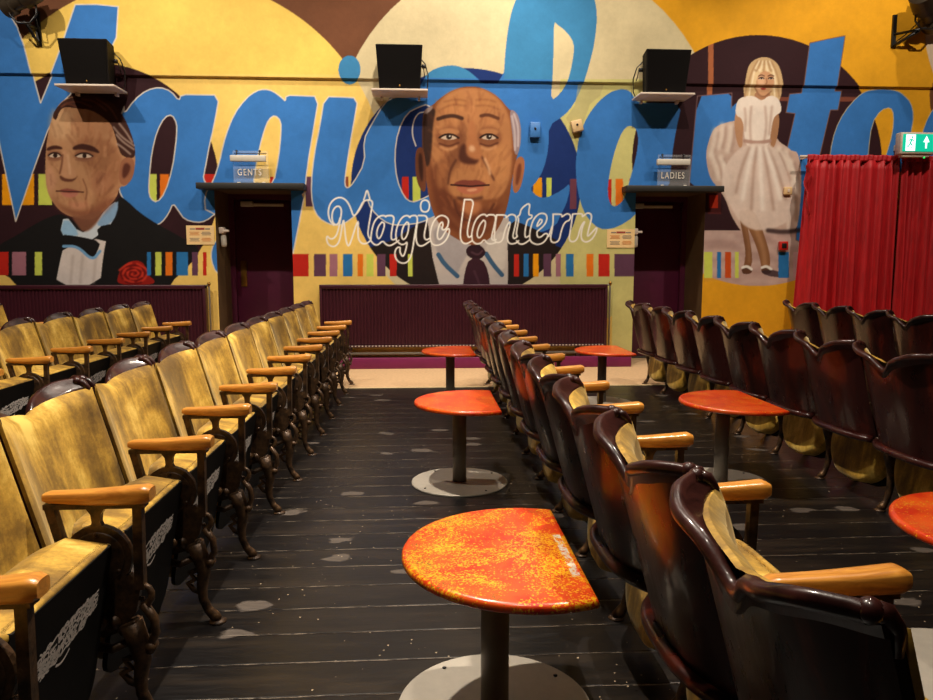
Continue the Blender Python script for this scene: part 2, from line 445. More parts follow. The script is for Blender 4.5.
def disc(crop,cx,cy,rx,ry,col,soft=0,alpha=1,edge=None,clip=None):
    t=np.linspace(0,2*math.pi,72,endpoint=False)
    poly(crop,[(cx+rx*math.cos(a),cy+ry*math.sin(a)) for a in t],col,soft=soft,alpha=alpha,sm=0,edge=edge,clip=clip)
def discmask(cx,cy,r):
    t=np.linspace(0,2*math.pi,180,endpoint=False)
    P=np.array(tr('0',[(cx+r*math.cos(a),cy+r*math.sin(a)) for a in t]))
    return inside(P,(0,W_,0,H_))
def value_noise(nx,nz,seed,stretch=(1,1)):
    r=np.random.RandomState(seed); g=r.rand(nz+2,nx+2).astype(np.float32)
    u=np.linspace(0,nx,W_,dtype=np.float32); v=np.linspace(0,nz,H_,dtype=np.float32)
    i=u.astype(int); j=v.astype(int); fu=(u-i); fv=(v-j)[:,None]; fu=fu*fu*(3-2*fu); fv=fv*fv*(3-2*fv)
    a=g[j][:,i]*(1-fu)+g[j][:,i+1]*fu; b=g[j+1][:,i]*(1-fu)+g[j+1][:,i+1]*fu
    return a*(1-fv)+b*fv
YEL=(246,206,110); YU=(244,204,100); BRN=(112,70,46); CRM=(218,201,158); ORG=(234,167,34); PLU=(50,25,30); BLU=(58,122,196); TEAL=(62,134,184); NVY=(26,50,112); OUT=(228,216,200)
RED=(196,40,28); PUR=(98,62,84); LIM=(206,216,92); MAU=(168,112,126); BL2=(44,116,178); ORA=(236,120,28); AMB=(244,160,16)
def paint_mural():
    IMG[:]=np.array(BRN,np.float32)/255
    poly('0',[(640,-200),(1100,-200),(1100,600),(640,600)],ORG,sm=0)
    poly('0',[(-300,230),(640,230),(640,600),(-300,600)],YEL,sm=0)
    disc('0',526,145.5,191,191,CRM)
    poly('0',[(560,80),(700,80),(700,420),(560,420)],(208,200,128),sm=0,clip=discmask(526,145.5,191))
    poly('0',[(612,225),(641,225),(641,420),(612,420)],(208,200,128),sm=0)
    disc('0',174.5,192,214,214,YEL)
    poly('0',[(-200,-200),(380,-200),(380,75),(-200,75)],YU,sm=0,clip=discmask(174.5,192,214))
    poly('0',[(924,-40),(922,40),(928,66),(936,86),(1100,120),(1100,-200)],(222,198,170),sm=2)
    poly('0',[(931,78),(929,100),(934,125),(1100,140),(1100,84)],BRN,sm=1)
    disc('0',98,185,121,121,PLU)
    disc('0',466,184,115,115,NVY)
    poly('0',[(340,262),(365,249),(400,238),(470,222),(540,240),(600,262),(600,340),(340,340)],(34,28,26),sm=0,clip=discmask(466,184,115))
    c3=discmask(757,161,125)
    disc('0',757,161,125,125,PLU)
    poly('0',[(600,230),(900,231),(900,400),(600,400)],(196,164,154),sm=0,clip=c3)
    for k in range(26):
        x=700+((k*37)%110); y=234+((k*53)%50)
        line('0',[(x,y),(x+18,y-1.5),(x+34,y+1)],(150,116,112) if k%2 else (224,200,190),.03,.4,.02)
    poly('0',[(707,30),(712.3,30),(712.3,98),(707,98)],(172,100,62),sm=0,clip=c3)
    poly('0',[(775,97),(862,97),(862,101.5),(775,101)],(122,66,50),sm=0,clip=c3)
    # two rows of little colour bars
    def bars(y0,y1,lst,sl=0):
        for a,b,c in lst: poly('0',[(a,y0),(b,y0),(b+sl,y1),(a+sl,y1)],c,sm=0)
    bars(174,205,[(2,34,AMB),(38.4,52,LIM),(149,156.6,LIM),(160,169,ORA)])
    bars(174,183,[(201.6,215,RED)])
    bars(176.6,206.6,[(305.6,312.5,PUR),(270,273.4,RED),(402,408.6,RED),(412.6,420.6,LIM)])
    bars(176.6,188.4,[(344,348.5,(150,80,50))])
    bars(177.7,197.5,[(533,542,AMB),(546.5,551.5,LIM)])
    bars(179,209,[(570,576.5,(112,62,78)),(608,611.5,RED),(615.6,623,ORA),(629.4,632,RED)])
    bars(190,214,[(708,721,(80,30,30))]); bars(195,208,[(709.5,718,(190,50,24))])
    # letters
    E=OUT
    M_=[(-60,-90),(-12,-12),(0,3.5),(6,8.6),(11.6,15.4),(19.3,28.3),(25.7,46.3),(30.9,67),(40.6,103),(51.4,77),(61.7,50),(67.4,33.4),(76.7,5.7),(98,5.5),(119.6,7.7),(117.6,38.6),(106,62),(80,80),(70,95),(62,103),(47.6,131),(32,174),(15.7,221.5),(7,180),(0,147),(-12,80),(-70,-60)]
    poly('0',M_,BLU,edge=E,sm=0)
    poly('0',[(124,104),(124,114.5),(134,100),(146.6,90),(159.5,87),(171,91),(179,101),(181,94.4),(200,94.8),(219.4,95),(215,121),(209.6,144),(204.5,172),(203,178),(208,187),(217,187),(219,213),(215.4,213.5),(206,221),(197,222.7),(184.6,219.6),(178.5,211),(173,203),(168.8,213.5),(161.5,223),(155.4,225),(145.7,220.8),(133.6,213.5),(123.8,200),(119,190.4),(112,150)],BLU,
       holes=[('0',[(172,114.5),(164.6,117),(157,131),(151.8,152),(149.7,172.3),(148.6,190.4),(150.6,199),(157,202.6),(165,193),(172.4,168.6),(176,142),(176.6,133),(176.7,123.5)])],edge=E)
    poly('0',[(264.4,89),(256,91),(246,98.3),(234,114),(225.5,136),(222,150),(220,160),(213.5,180.5),(204,196),(206,214),(240,214),(300,230),(300,196),(305,192.6),(306.8,170),(314,126),(319,96.4),(302,95.8),(286,95.2),(285.5,101.5),(282.6,98.3),(272.9,91)],BLU,
       holes=[('0',[(275,115),(269,119),(264.5,129.5),(260,146),(256,165),(253,186),(263,186),(273.5,184),(278.6,158),(281,134),(281,121)])],edge=E)
    poly('0',[(284,188),(305,190),(299,224),(293,254),(288,270),(280,270)],BLU,edge=None)
    line('0',[(305,192.6),(299,224),(293,254)],E,.014,sm=0)
    poly('0',[(224,236),(216,240),(211.5,249),(211,260),(216,273),(226,278)],BLU,edge=E)
    disc('0',349.8,70.4,11,14,TEAL)
    # i and c in one stroke of the brush
    poly('0',[(324.5,96.5),(341,97),(358,98),(354.5,119),(350,144.5),(345.6,173),(344.6,185),(347.6,188.6),(353,183.5),(365,162.5),(363.5,140),(371,125),(384.5,102.5),(394,97),(412,95),(430,97),(444,104),(444,118),(428,104),(419,107),(407,113),(398,131),(394.5,155),(396.6,179),(404,197),(411.5,202.4),(420,200),(436,192),(440,214),(420,223),(407,224.5),(395,225.5),(383,221),(371,209),(366.5,197),(360,210),(356,215),(344,224),(336,225.5),(329,224),(318.5,218),(312.5,206),(311,185),(314,155),(320,125)],BLU,edge=E)
    line('0',[(424,112),(418,113),(413,122),(412,135),(416,146)],E,.012)
    # the tall L
    poly('0',[(546,-40),(520,-8),(514,4),(510,17),(505.7,43),(503,83),(482,84),(476,78),(466,70),(455,66),(442,67),(430,72),(424,79),(418,90),(424,100),(436,112),(440,170),(438,214),(450,226),(480,236),(510,236),(540,233),(556,226),(561,214),(566,205),(570,190),(569,183.5),(566,187),(557,193),(545.7,198),(537,196.6),(530,188.6),(537,181.4),(544,168.6),(548.6,148.6),(548.6,125.7),(564,115.7),(573,105.7),(581.4,88.6),(588.6,66),(594,43),(596.6,17),(594,0),(586,-20),(572,-38)],BLU,
       holes=[('0',[(553.4,22),(557,26),(564,31),(571.4,40),(573.7,48.6),(571.4,65.7),(567,83),(560,94),(551,101),(552,80),(553,50)])],edge=None)
    up=np.zeros((H_,W_),np.float32); up[gz>3.155]=1
    poly('0',[(546,-40),(520,-8),(514,4),(510,17),(505.7,43),(503,90),(482,90),(476,78),(466,70),(455,66),(442,67),(430,72),(424,79),(418,90),(424,100),(600,100),(581.4,88.6),(588.6,66),(594,43),(596.6,17),(594,0),(586,-20),(572,-38)],TEAL,
       holes=[('0',[(553.4,22),(557,26),(564,31),(571.4,40),(573.7,48.6),(571.4,65.7),(567,83),(560,94),(551,101),(552,80),(553,50)])],clip=up)
    poly('0',[(578,84),(590,84),(604,84),(600,96),(590,104),(583,124),(578,139),(574,132),(566,118),(575,105)],(176,164,118),sm=0,alpha=.55)
    # second a
    poly('0',[(638,103),(634,97),(630,91),(624,89.2),(618.6,89.4),(608.6,93),(597,103),(587,117),(580,133),(577.5,146),(575.4,167),(577.5,191),(583.5,212),(594,225.5),(604.5,230),(618,227),(634.5,216.5),(645,200),(669,192),(672,155),(676,130),(682,104),(660,103)],BLU,
       holes=[('0',[(631.5,125.6),(625.5,127),(619.5,137),(613.5,155),(609,176),(607.5,194),(610.5,204.5),(615,207),(622.5,201.5),(626,194),(630,179),(636,158),(638.4,140),(636.6,129.5)])])
    # n, t, e, next letter
    poly('0',[(697.4,96),(715,94),(732,93),(731.5,108),(736,103),(745,98),(757,97),(768,101),(777,112),(776,140),(765,185),(752,230),(740,228),(731,216),(729,201),(725,189),(689,189),(691,160)],BLU)
    line('0',[(689,187),(697.4,96),(732,93),(731.5,108)],(120,90,90),.01,sm=0)
    poly('0',[(808,44),(826,40),(843.4,36.7),(835,91),(841.5,91),(838,110),(830.4,110),(820,154.4),(812,200),(806,245),(796,240),(798,180),(787,149),(795,113.6),(786,112.5),(789.5,94),(801.4,93)],BLU,sm=0,edge=(130,90,70),ew=.009)
    poly('0',[(876,89.4),(866,91),(857,97),(844,112),(835,130),(830,152),(829,175),(868,175),(868,153),(872,123),(881,110),(890.6,107),(894,115),(892.5,134),(887,152.6),(880,175),(902,175),(905.5,156),(911,134),(914,115),(911,102.4),(904,95),(898,91),(887,89)],BLU,edge=(206,190,150),ew=.008)
    poly('0',[(1000,84),(950,92),(933,108),(924,126.6),(921,142),(924,165),(1000,175)],BLU,edge=(206,190,150),ew=.008)
    portrait_left(); portrait_mid(); figure_right()
    bars(252,275.4,[(-6,8.5,RED),(12,26,MAU),(34.7,42,LIM),(147,151,BL2),(155.4,161.5,LIM),(165.6,172.4,ORA),(176.5,188,BL2),(192,198,PUR),(203,206.5,RED)])
    bars(254,276.5,[(292.5,308.6,RED),(314,326,PUR),(329.6,337.5,MAU),(343,352.5,BL2),(357.6,363,ORA),(366.6,373.5,LIM),(377,385.5,PUR),(389.7,396.6,RED),(408,412.5,LIM),(514,519,RED),(523.6,528.6,BL2),(533,538.6,AMB),(543.4,551.2,PUR),(555.8,560.8,MAU),(566,573.6,BL2),(586.5,593.4,ORA),(598.5,609.6,RED),(614.4,634.5,PUR)])
    # chalk-white outlined lettering under the big word
    WH=(252,246,236); w=.0175
    for pts in [[(125,205),(115,240),(95,250),(75,225),(75,170),(95,135),(120,130),(135,155),(130,200),(110,300),(85,335),(60,335),(45,315),(40,335),(50,370),(80,385),(105,375),(125,340),(145,205),(152,250),(160,340),(175,385),(190,360),(240,200),(235,300),(240,340),(260,365),(290,365),(315,345)],
                [(85,250),(60,220),(50,170),(60,120),(90,85),(130,75),(165,95),(190,140),(210,205),(250,140),(270,95),(330,92),(320,160),(300,270),(298,315),(315,340)],[(272,92),(280,70),(292,25),(303,60),(310,88)],
                [(315,345),(320,290),(335,230),(365,195),(398,188),(410,200),(412,190),(465,190),(450,260),(440,330),(455,345),(475,330)],[(315,345),(335,370),(360,375),(390,345),(410,370),(435,380),(470,360),(490,345)],[(385,230),(360,260),(350,310),(365,340),(385,310),(405,240),(385,230)],
                [(475,345),(470,300),(485,240),(515,195),(548,188),(560,205),(565,190),(612,190),(592,290),(572,430),(550,475),(520,490),(480,475),(462,430),(475,390),(500,385),(495,415),(515,450),(530,420),(545,350),(525,370),(500,370),(475,345)],[(540,230),(515,260),(505,320),(520,345),(545,310),(555,240),(540,230)],
                [(612,190),(670,190),(660,250),(645,320),(660,345),(685,330)],[(606,230),(596,300),(598,350),(612,378),(640,380),(682,350)],[(653,93),(675,100),(683,130),(675,160),(653,170),(630,160),(624,130),(632,100),(653,93)],
                [(795,255),(802,215),(775,190),(740,190),(705,225),(685,290),(685,345),(705,375),(745,375),(785,345),(808,290),(800,265),(780,290),(755,335),(735,340),(728,310),(740,250),(760,225),(766,250),(755,275),(775,282),(795,255)]]:
        line('K',pts,WH,w,sm=2)
    for pts in [[(85,85),(140,85),(125,160),(100,260),(105,310),(128,295)],[(85,85),(65,230),(58,300),(70,335),(95,345),(130,325)],
                [(130,325),(125,280),(145,210),(175,175),(205,170),(215,185),(222,172),(272,175),(255,250),(240,310),(252,325),(268,318)],[(130,325),(150,345),(180,340),(200,315),(215,340),(240,345),(268,335)],[(195,205),(170,235),(155,290),(170,315),(195,280),(210,215),(195,205)],
                [(272,175),(330,175),(325,195),(350,170),(380,175),(388,200),(375,260),(365,300),(375,315),(392,300)],[(272,175),(262,250),(255,335),(305,335),(320,260),(345,212),(352,225),(335,290),(335,325),(350,345),(385,340),(400,325)],
                [(392,300),(385,280),(402,200),(392,182),(407,178),(415,135),(470,98),(455,175),(480,175),(475,195),(450,200),(435,280),(440,310),(462,295)],[(388,325),(405,345),(430,345),(465,320)],
                [(465,320),(465,270),(485,200),(520,165),(555,165),(568,190),(555,230),(520,262),(505,272),(510,305),(530,305),(555,280),(576,290),(550,335),(510,350),(475,335),(465,315)],[(525,200),(510,225),(505,245),(530,225),(540,205),(525,200)],
                [(600,170),(655,170),(650,190),(680,165),(705,175),(700,205),(670,215),(650,260),(635,335),(580,335),(600,240),(602,170)],[(576,300),(585,270),(596,240)],
                [(715,170),(775,165),(770,190),(800,160),(825,170),(825,200),(805,270),(800,305),(830,275),(860,240),(850,285),(820,325),(785,335),(762,310),(770,250),(790,205),(762,240),(740,330),(690,330),(705,250),(715,170)]]:
        line('L',pts,WH,w,sm=2)
    # brushwork of the paint
    n=value_noise(60,22,3)*.5+value_noise(240,90,5)*.3+value_noise(700,260,8)*.2
    IMG[:]*=(0.95+.10*n)[...,None]
def lines_(crop,lst,col,w,alpha,soft,sm=2):
    for p in lst: line(crop,p,col,w,alpha,soft,sm)
def dabs(crop,outline,n,seed,w,L,ang,alpha=.3,tones=((232,178,132),(96,52,36),(198,138,96),(130,72,48))):
    "short visible brush strokes kept inside an outline"
    P=np.array(outline,float); r=random.Random(seed); k=0
    def inn(x,y):
        c=False; n_=len(P)
        for i in range(n_):
            (xa,ya),(xb,yb)=P[i],P[(i+1)%n_]
            if (ya>y)!=(yb>y) and x<(xb-xa)*(y-ya)/(yb-ya)+xa: c=not c
        return c
    x0,y0=P.min(0); x1,y1=P.max(0); cx,cy=P.mean(0)
    while k<n:
        x=r.uniform(x0,x1); y=r.uniform(y0,y1)
        if not inn(x,y): continue
        k+=1; a=ang+r.uniform(-.5,.5)+(x-cx)/(x1-x0)*1.2; l=L*r.uniform(.5,1.2)
        dx,dy=math.cos(a)*l/2,math.sin(a)*l/2
        line(crop,[(x-dx,y-dy),(x+2,y),(x+dx,y+dy)],tones[int(r.random()*len(tones))],w*r.uniform(.5,1.2),alpha*r.uniform(.4,1),.004,1)
def portrait_left():
    # a generic man in evening dress, painted head and shoulders
    J=(26,24,24)
    poly('B',[(-40,560),(0,510),(60,480),(140,430),(210,395),(265,385),(330,440),(400,420),(490,310),(520,330),(580,385),(650,430),(760,490),(830,530),(780,600),(700,672),(700,720),(100,720),(60,672),(30,640),(-40,620)],J,sm=1)
    poly('B',[(265,385),(245,475),(330,520),(400,480),(470,420),(487,330),(440,360),(380,440),(330,470)],(206,214,222),sm=1)
    poly('B',[(268,395),(245,470),(300,480),(330,470)],(150,190,222),sm=1,soft=.005)
    poly('B',[(487,320),(485,380),(455,430),(405,440),(400,420)],(138,172,206),sm=1,soft=.005)
    poly('B',[(262,520),(440,480),(425,560),(412,680),(228,680),(245,590)],(222,210,204),sm=1)
    lines_('B',[[(300,560),(290,670)],[(340,560),(330,670)],[(395,560),(385,670)]],(184,168,160),.03,.5,.01)
    poly('B',[(400,440),(470,425),(470,460),(405,485)],J,sm=1)
    poly('B',[(245,470),(330,480),(415,500),(400,545),(380,572),(320,520),(262,515),(240,520)],J,sm=1)
    line('B',[(262,520),(320,520),(380,580),(412,540)],(120,170,214),.03)
    # face
    SK=(188,138,98)
    poly('P',[(95,240),(130,110),(190,40),(300,30),(420,60),(500,140),(540,230),(565,330),(568,400),(550,480),(515,520),(480,520),(470,580),(370,680),(330,700),(250,690),(190,672),(140,630),(95,560),(82,470),(84,340)],SK,sm=2)
    poly('P',[(235,270),(310,240),(420,260),(500,360),(480,500),(400,600),(330,660),(360,560),(330,430),(260,380)],(150,98,66),sm=2,soft=.03,alpha=.75)
    poly('P',[(110,130),(160,100),(230,110),(225,250),(160,270),(110,250)],(214,170,126),sm=2,soft=.03,alpha=.8)
    poly('P',[(240,110),(420,110),(450,220),(380,260),(250,250)],(170,118,82),sm=2,soft=.03,alpha=.7)
    poly('P',[(100,540),(180,640),(330,650),(440,560),(470,590),(370,690),(250,690),(150,640)],(130,74,52),sm=2,soft=.03,alpha=.8)
    poly('P',[(200,600),(260,600),(330,610),(300,640),(220,640)],(196,132,100),sm=2,soft=.02,alpha=.8)
    poly('P',[(85,400),(120,420),(150,500),(110,560),(90,520)],(206,150,116),sm=2,soft=.02,alpha=.8)
    poly('P',[(340,440),(430,430),(450,520),(370,570),(320,520)],(176,120,86),sm=2,soft=.03,alpha=.9)
    dabs('P',[(110,130),(200,90),(420,110),(480,330),(470,560),(330,650),(180,620),(100,500),(95,300)],150,1,.03,60,1.5,.22)
    # hair, side and ear
    poly('P',[(118,140),(150,85),(200,45),(300,25),(420,45),(500,130),(545,230),(570,330),(560,370),(505,362),(480,330),(455,230),(430,170),(330,105),(250,100),(190,90),(160,110),(140,170)],(64,36,28),sm=2)
    lines_('P',[[(200,70),(260,60),(330,90)],[(280,50),(350,60),(410,110)],[(360,50),(430,90),(470,160)],[(170,90),(200,70),(250,90)]],(124,70,48),.018,.7,.004)
    lines_('P',[[(450,200),(490,250),(560,300)],[(465,240),(500,280),(560,320)],[(470,290),(500,310),(540,345)],[(480,180),(520,230),(550,280)]],(176,150,136),.02,.8,.004)
    poly('P',[(490,380),(520,360),(560,370),(565,430),(545,490),(510,518),(480,500),(480,430)],(160,104,74),sm=2)
    poly('P',[(500,400),(530,390),(545,420),(520,470),(495,480)],(92,48,36),sm=2,soft=.01)
    # brows, eyes, nose, mouth - plain and generic
    poly('P',[(88,312),(130,296),(172,305),(176,322),(130,318),(90,332)],(70,36,28),sm=2,soft=.006)
    poly('P',[(228,306),(280,286),(350,305),(385,345),(330,330),(270,318),(232,326)],(66,34,26),sm=2,soft=.006)
    for cx,cy,w_ in ((134,352,34),(292,354,46)):
        disc('P',cx,cy,w_+8,26,(128,80,58),soft=.012,alpha=.9)
        disc('P',cx,cy,w_,12,(214,190,168))
        disc('P',cx+2,cy,12,12,(44,26,20))
        line('P',[(cx-w_,cy),(cx-w_*.4,cy-14),(cx+w_*.4,cy-14),(cx+w_,cy+2)],(52,28,20),.016)
        line('P',[(cx-w_,cy+22),(cx,cy+30),(cx+w_,cy+20)],(150,100,74),.014,.8)
    poly('P',[(170,330),(200,320),(212,400),(255,450),(240,478),(180,478),(160,455),(176,410)],(196,144,106),sm=2,soft=.01)
    poly('P',[(160,455),(190,478),(240,480),(262,455),(240,492),(190,496),(160,480)],(96,52,38),sm=2,soft=.006,alpha=.9)
    line('P',[(176,350),(172,400),(160,450)],(112,66,48),.018,.8,.006)
    line('P',[(204,350),(212,410),(216,450)],(226,180,140),.02,.7,.008)
    poly('P',[(150,540),(195,528),(230,534),(280,548),(230,560),(190,558)],(146,80,66),sm=2,soft=.004)
    poly('P',[(155,548),(200,556),(270,552),(240,578),(190,580)],(188,118,98),sm=2,soft=.004)
    line('P',[(142,544),(195,546),(230,548),(288,550)],(70,34,28),.013)
    line('P',[(285,480),(310,540),(300,590)],(120,72,52),.014,.7,.006)
    poly('B',[(290,390),(330,400),(430,360),(400,430),(345,470),(315,430)],(132,84,62),sm=2,soft=.01,alpha=.9)
    # flower
    poly('B',[(482,680),(485,640),(505,600),(540,580),(575,578),(600,600),(608,640),(640,660),(630,680)],(150,30,22),sm=2)
    for k in range(26):
        a=k*2.4; r=8+k*2.2
        line('B',[(552+r*math.cos(a),632+r*.7*math.sin(a)),(552+r*math.cos(a+.6),632+r*.7*math.sin(a+.6)+3),(552+r*math.cos(a+1.1),632+r*.7*math.sin(a+1.1))],(212,60,40) if k%2 else (100,16,14),.022,.85,.003)
def portrait_mid():
    # suit
    poly('E',[(60,690),(40,610),(20,560),(60,530),(120,490),(165,480),(180,560),(270,640),(330,620),(400,500),(430,480),(480,500),(560,540),(555,600),(520,650),(480,690)],(38,28,26),sm=0,clip=discmask(466,184,115))
    poly('E',[(150,470),(410,470),(406,560),(408,640),(406,690),(190,690),(168,600),(160,540)],(196,184,176),sm=0)
    poly('E',[(165,490),(230,520),(300,560),(270,600),(240,660),(180,590)],(168,160,160),sm=1,soft=.01)
    poly('E',[(330,560),(400,500),(405,560),(395,655),(350,590)],(210,200,190),sm=1,soft=.01)
    line('E',[(186,588),(205,618),(246,656)],(62,96,128),.05,sm=1); line('E',[(338,585),(360,620),(388,652)],(62,96,128),.05,sm=1)
    poly('E',[(282,560),(310,550),(338,575),(330,595),(310,605),(280,595),(272,575)],(48,26,34),sm=1)
    poly('E',[(284,600),(325,600),(345,640),(352,700),(262,700),(270,640)],(58,30,40),sm=1)
    line('E',[(292,580),(312,590),(326,575)],(110,74,84),.02,.6,.005); line('E',[(300,640),(320,690)],(96,60,72),.025,.5,.006)
    # head: generic bald man
    SK=(182,122,76)
    poly('Q',[(112,200),(120,150),(165,125),(200,90),(270,45),(350,28),(430,45),(500,90),(545,150),(590,170),(608,250),(600,340),(582,390),(560,500),(545,600),(520,690),(480,760),(440,800),(380,830),(320,815),(240,770),(180,700),(150,620),(130,500),(110,350)],(134,78,46),sm=2)
    poly('Q',[(190,110),(270,50),(350,34),(430,48),(500,100),(545,170),(560,260),(560,400),(545,520),(500,590),(420,600),(300,590),(210,560),(170,480),(150,380),(150,260),(165,170)],SK,sm=2,soft=.015)
    poly('Q',[(112,200),(120,160),(165,140),(180,150),(165,220),(160,330),(150,420),(130,440),(112,350)],(58,36,28),sm=2,soft=.008)
    poly('Q',[(120,150),(165,125),(160,150),(125,175)],(150,130,124),sm=1,soft=.006)
    poly('Q',[(150,420),(200,430),(240,560),(300,640),(460,650),(520,600),(500,690),(440,760),(380,790),(300,770),(220,720),(165,620)],(104,54,34),sm=2,soft=.03,alpha=.9)
    poly('Q',[(545,140),(590,165),(608,250),(600,340),(585,380),(570,360),(560,250)],(150,130,134),sm=2)
    lines_('Q',[[(570,170),(592,230),(590,330)],[(560,180),(575,260),(575,350)]],(206,190,190),.022,.8,.006)
    # ears
    for P_,c in (([(80,345),(110,330),(125,380),(132,470),(130,560),(105,555),(82,500),(74,420)],(110,62,40)),([(575,400),(605,378),(625,400),(620,470),(600,550),(570,572),(560,520)],(172,108,70))):
        poly('Q',P_,c,sm=2)
    poly('Q',[(90,370),(108,360),(116,430),(115,520),(98,490)],(60,32,24),sm=2,soft=.008)
    poly('Q',[(585,430),(605,410),(608,460),(588,530),(576,520)],(116,62,42),sm=2,soft=.008)
    # modelling
    poly('Q',[(240,60),(330,50),(330,150),(240,160),(200,130)],(186,126,76),sm=2,soft=.03,alpha=.8)
    poly('Q',[(370,60),(460,70),(510,140),(420,150),(370,140)],(184,124,74),sm=2,soft=.03,alpha=.8)
    lines_('Q',[[(200,150),(260,120),(330,130)],[(380,130),(440,125),(500,150)],[(220,110),(280,95),(330,105)],[(380,100),(430,95),(480,110)]],(128,76,46),.016,.6,.008)
    poly('Q',[(300,200),(330,190),(335,330),(300,400),(240,500),(180,560),(165,430),(200,400),(280,330)],(106,58,36),sm=2,soft=.03,alpha=.65)
    poly('Q',[(470,330),(540,320),(550,470),(500,540),(460,470)],(196,134,82),sm=2,soft=.03,alpha=.7)
    poly('Q',[(180,430),(240,400),(230,500),(210,560),(180,520)],(170,108,66),sm=2,soft=.03,alpha=.8)
    dabs('Q',[(200,110),(350,50),(500,110),(545,300),(530,520),(440,740),(300,740),(190,600),(150,400),(160,200)],230,2,.032,60,1.5,.22,((214,150,96),(96,50,32),(184,118,72),(124,66,42)))
    # brows / eyes
    line('Q',[(190,195),(230,182),(270,178),(310,192)],(64,38,28),.04,.95,.005); line('Q',[(405,180),(440,172),(490,192)],(92,52,34),.036,.95,.006)
    for cx,w_ in ((245,48),(445,44)):
        cy=286
        disc('Q',cx,cy-2,w_+18,52,(118,68,44),soft=.02,alpha=.7)
        disc('Q',cx,cy-26,w_+4,18,(186,126,80),soft=.01,alpha=.9)
        disc('Q',cx,cy,w_-6,13,(206,180,156))
        disc('Q',cx,cy-2,14,13,(50,36,30)); disc('Q',cx+4,cy-5,4,4,(236,226,214))
        line('Q',[(cx-w_,cy+2),(cx-w_*.4,cy-15),(cx+w_*.4,cy-15),(cx+w_,cy+4)],(44,24,18),.02)
        line('Q',[(cx-w_,cy+32),(cx,cy+48),(cx+w_,cy+28)],(88,46,30),.02,.8,.006)
        line('Q',[(cx-w_+6,cy+50),(cx,cy+66),(cx+w_-10,cy+46)],(208,150,102),.028,.7,.01)
    # nose
    poly('Q',[(345,200),(375,200),(385,300),(410,370),(400,405),(350,420),(300,400),(310,350),(340,300)],(176,112,70),sm=2,soft=.014)
    poly('Q',[(300,330),(330,310),(330,380),(380,400),(400,395),(380,425),(320,420),(290,400)],(72,36,26),sm=2,soft=.012,alpha=.9)
    poly('Q',[(345,330),(365,325),(380,350),(360,362),(344,352)],(232,190,150),sm=2,soft=.014,alpha=.7)
    lines_('Q',[[(280,400),(250,450),(240,520)],[(410,385),(440,440),(470,500)]],(80,42,30),.022,.8,.008)
    lines_('Q',[[(425,395),(445,440),(450,470)]],(226,176,130),.028,.8,.01)
    # mouth (plain, closed) and chin
    poly('Q',[(260,520),(310,497),(350,503),(390,498),(440,522),(400,540),(350,545),(300,540)],(128,64,50),sm=2,soft=.004)
    poly('Q',[(270,532),(350,535),(430,530),(400,565),(350,575),(305,565)],(184,108,78),sm=2,soft=.006)
    line('Q',[(255,524),(310,528),(350,533),(395,528),(445,525)],(56,26,22),.018)
    poly('Q',[(330,545),(390,540),(380,556),(340,560)],(226,164,124),sm=2,soft=.006,alpha=.8)
    line('Q',[(290,590),(350,600),(410,588)],(70,36,28),.03,.8,.012)
    poly('Q',[(310,615),(360,600),(410,615),(400,665),(350,680),(315,660)],(184,118,76),sm=2,soft=.02,alpha=.9)
    line('Q',[(270,600),(290,680),(350,710),(430,690),(470,620)],(78,40,28),.02,.8,.01)
    line('Q',[(220,640),(290,730),(380,760),(460,720),(510,640)],(150,92,58),.03,.6,.02)
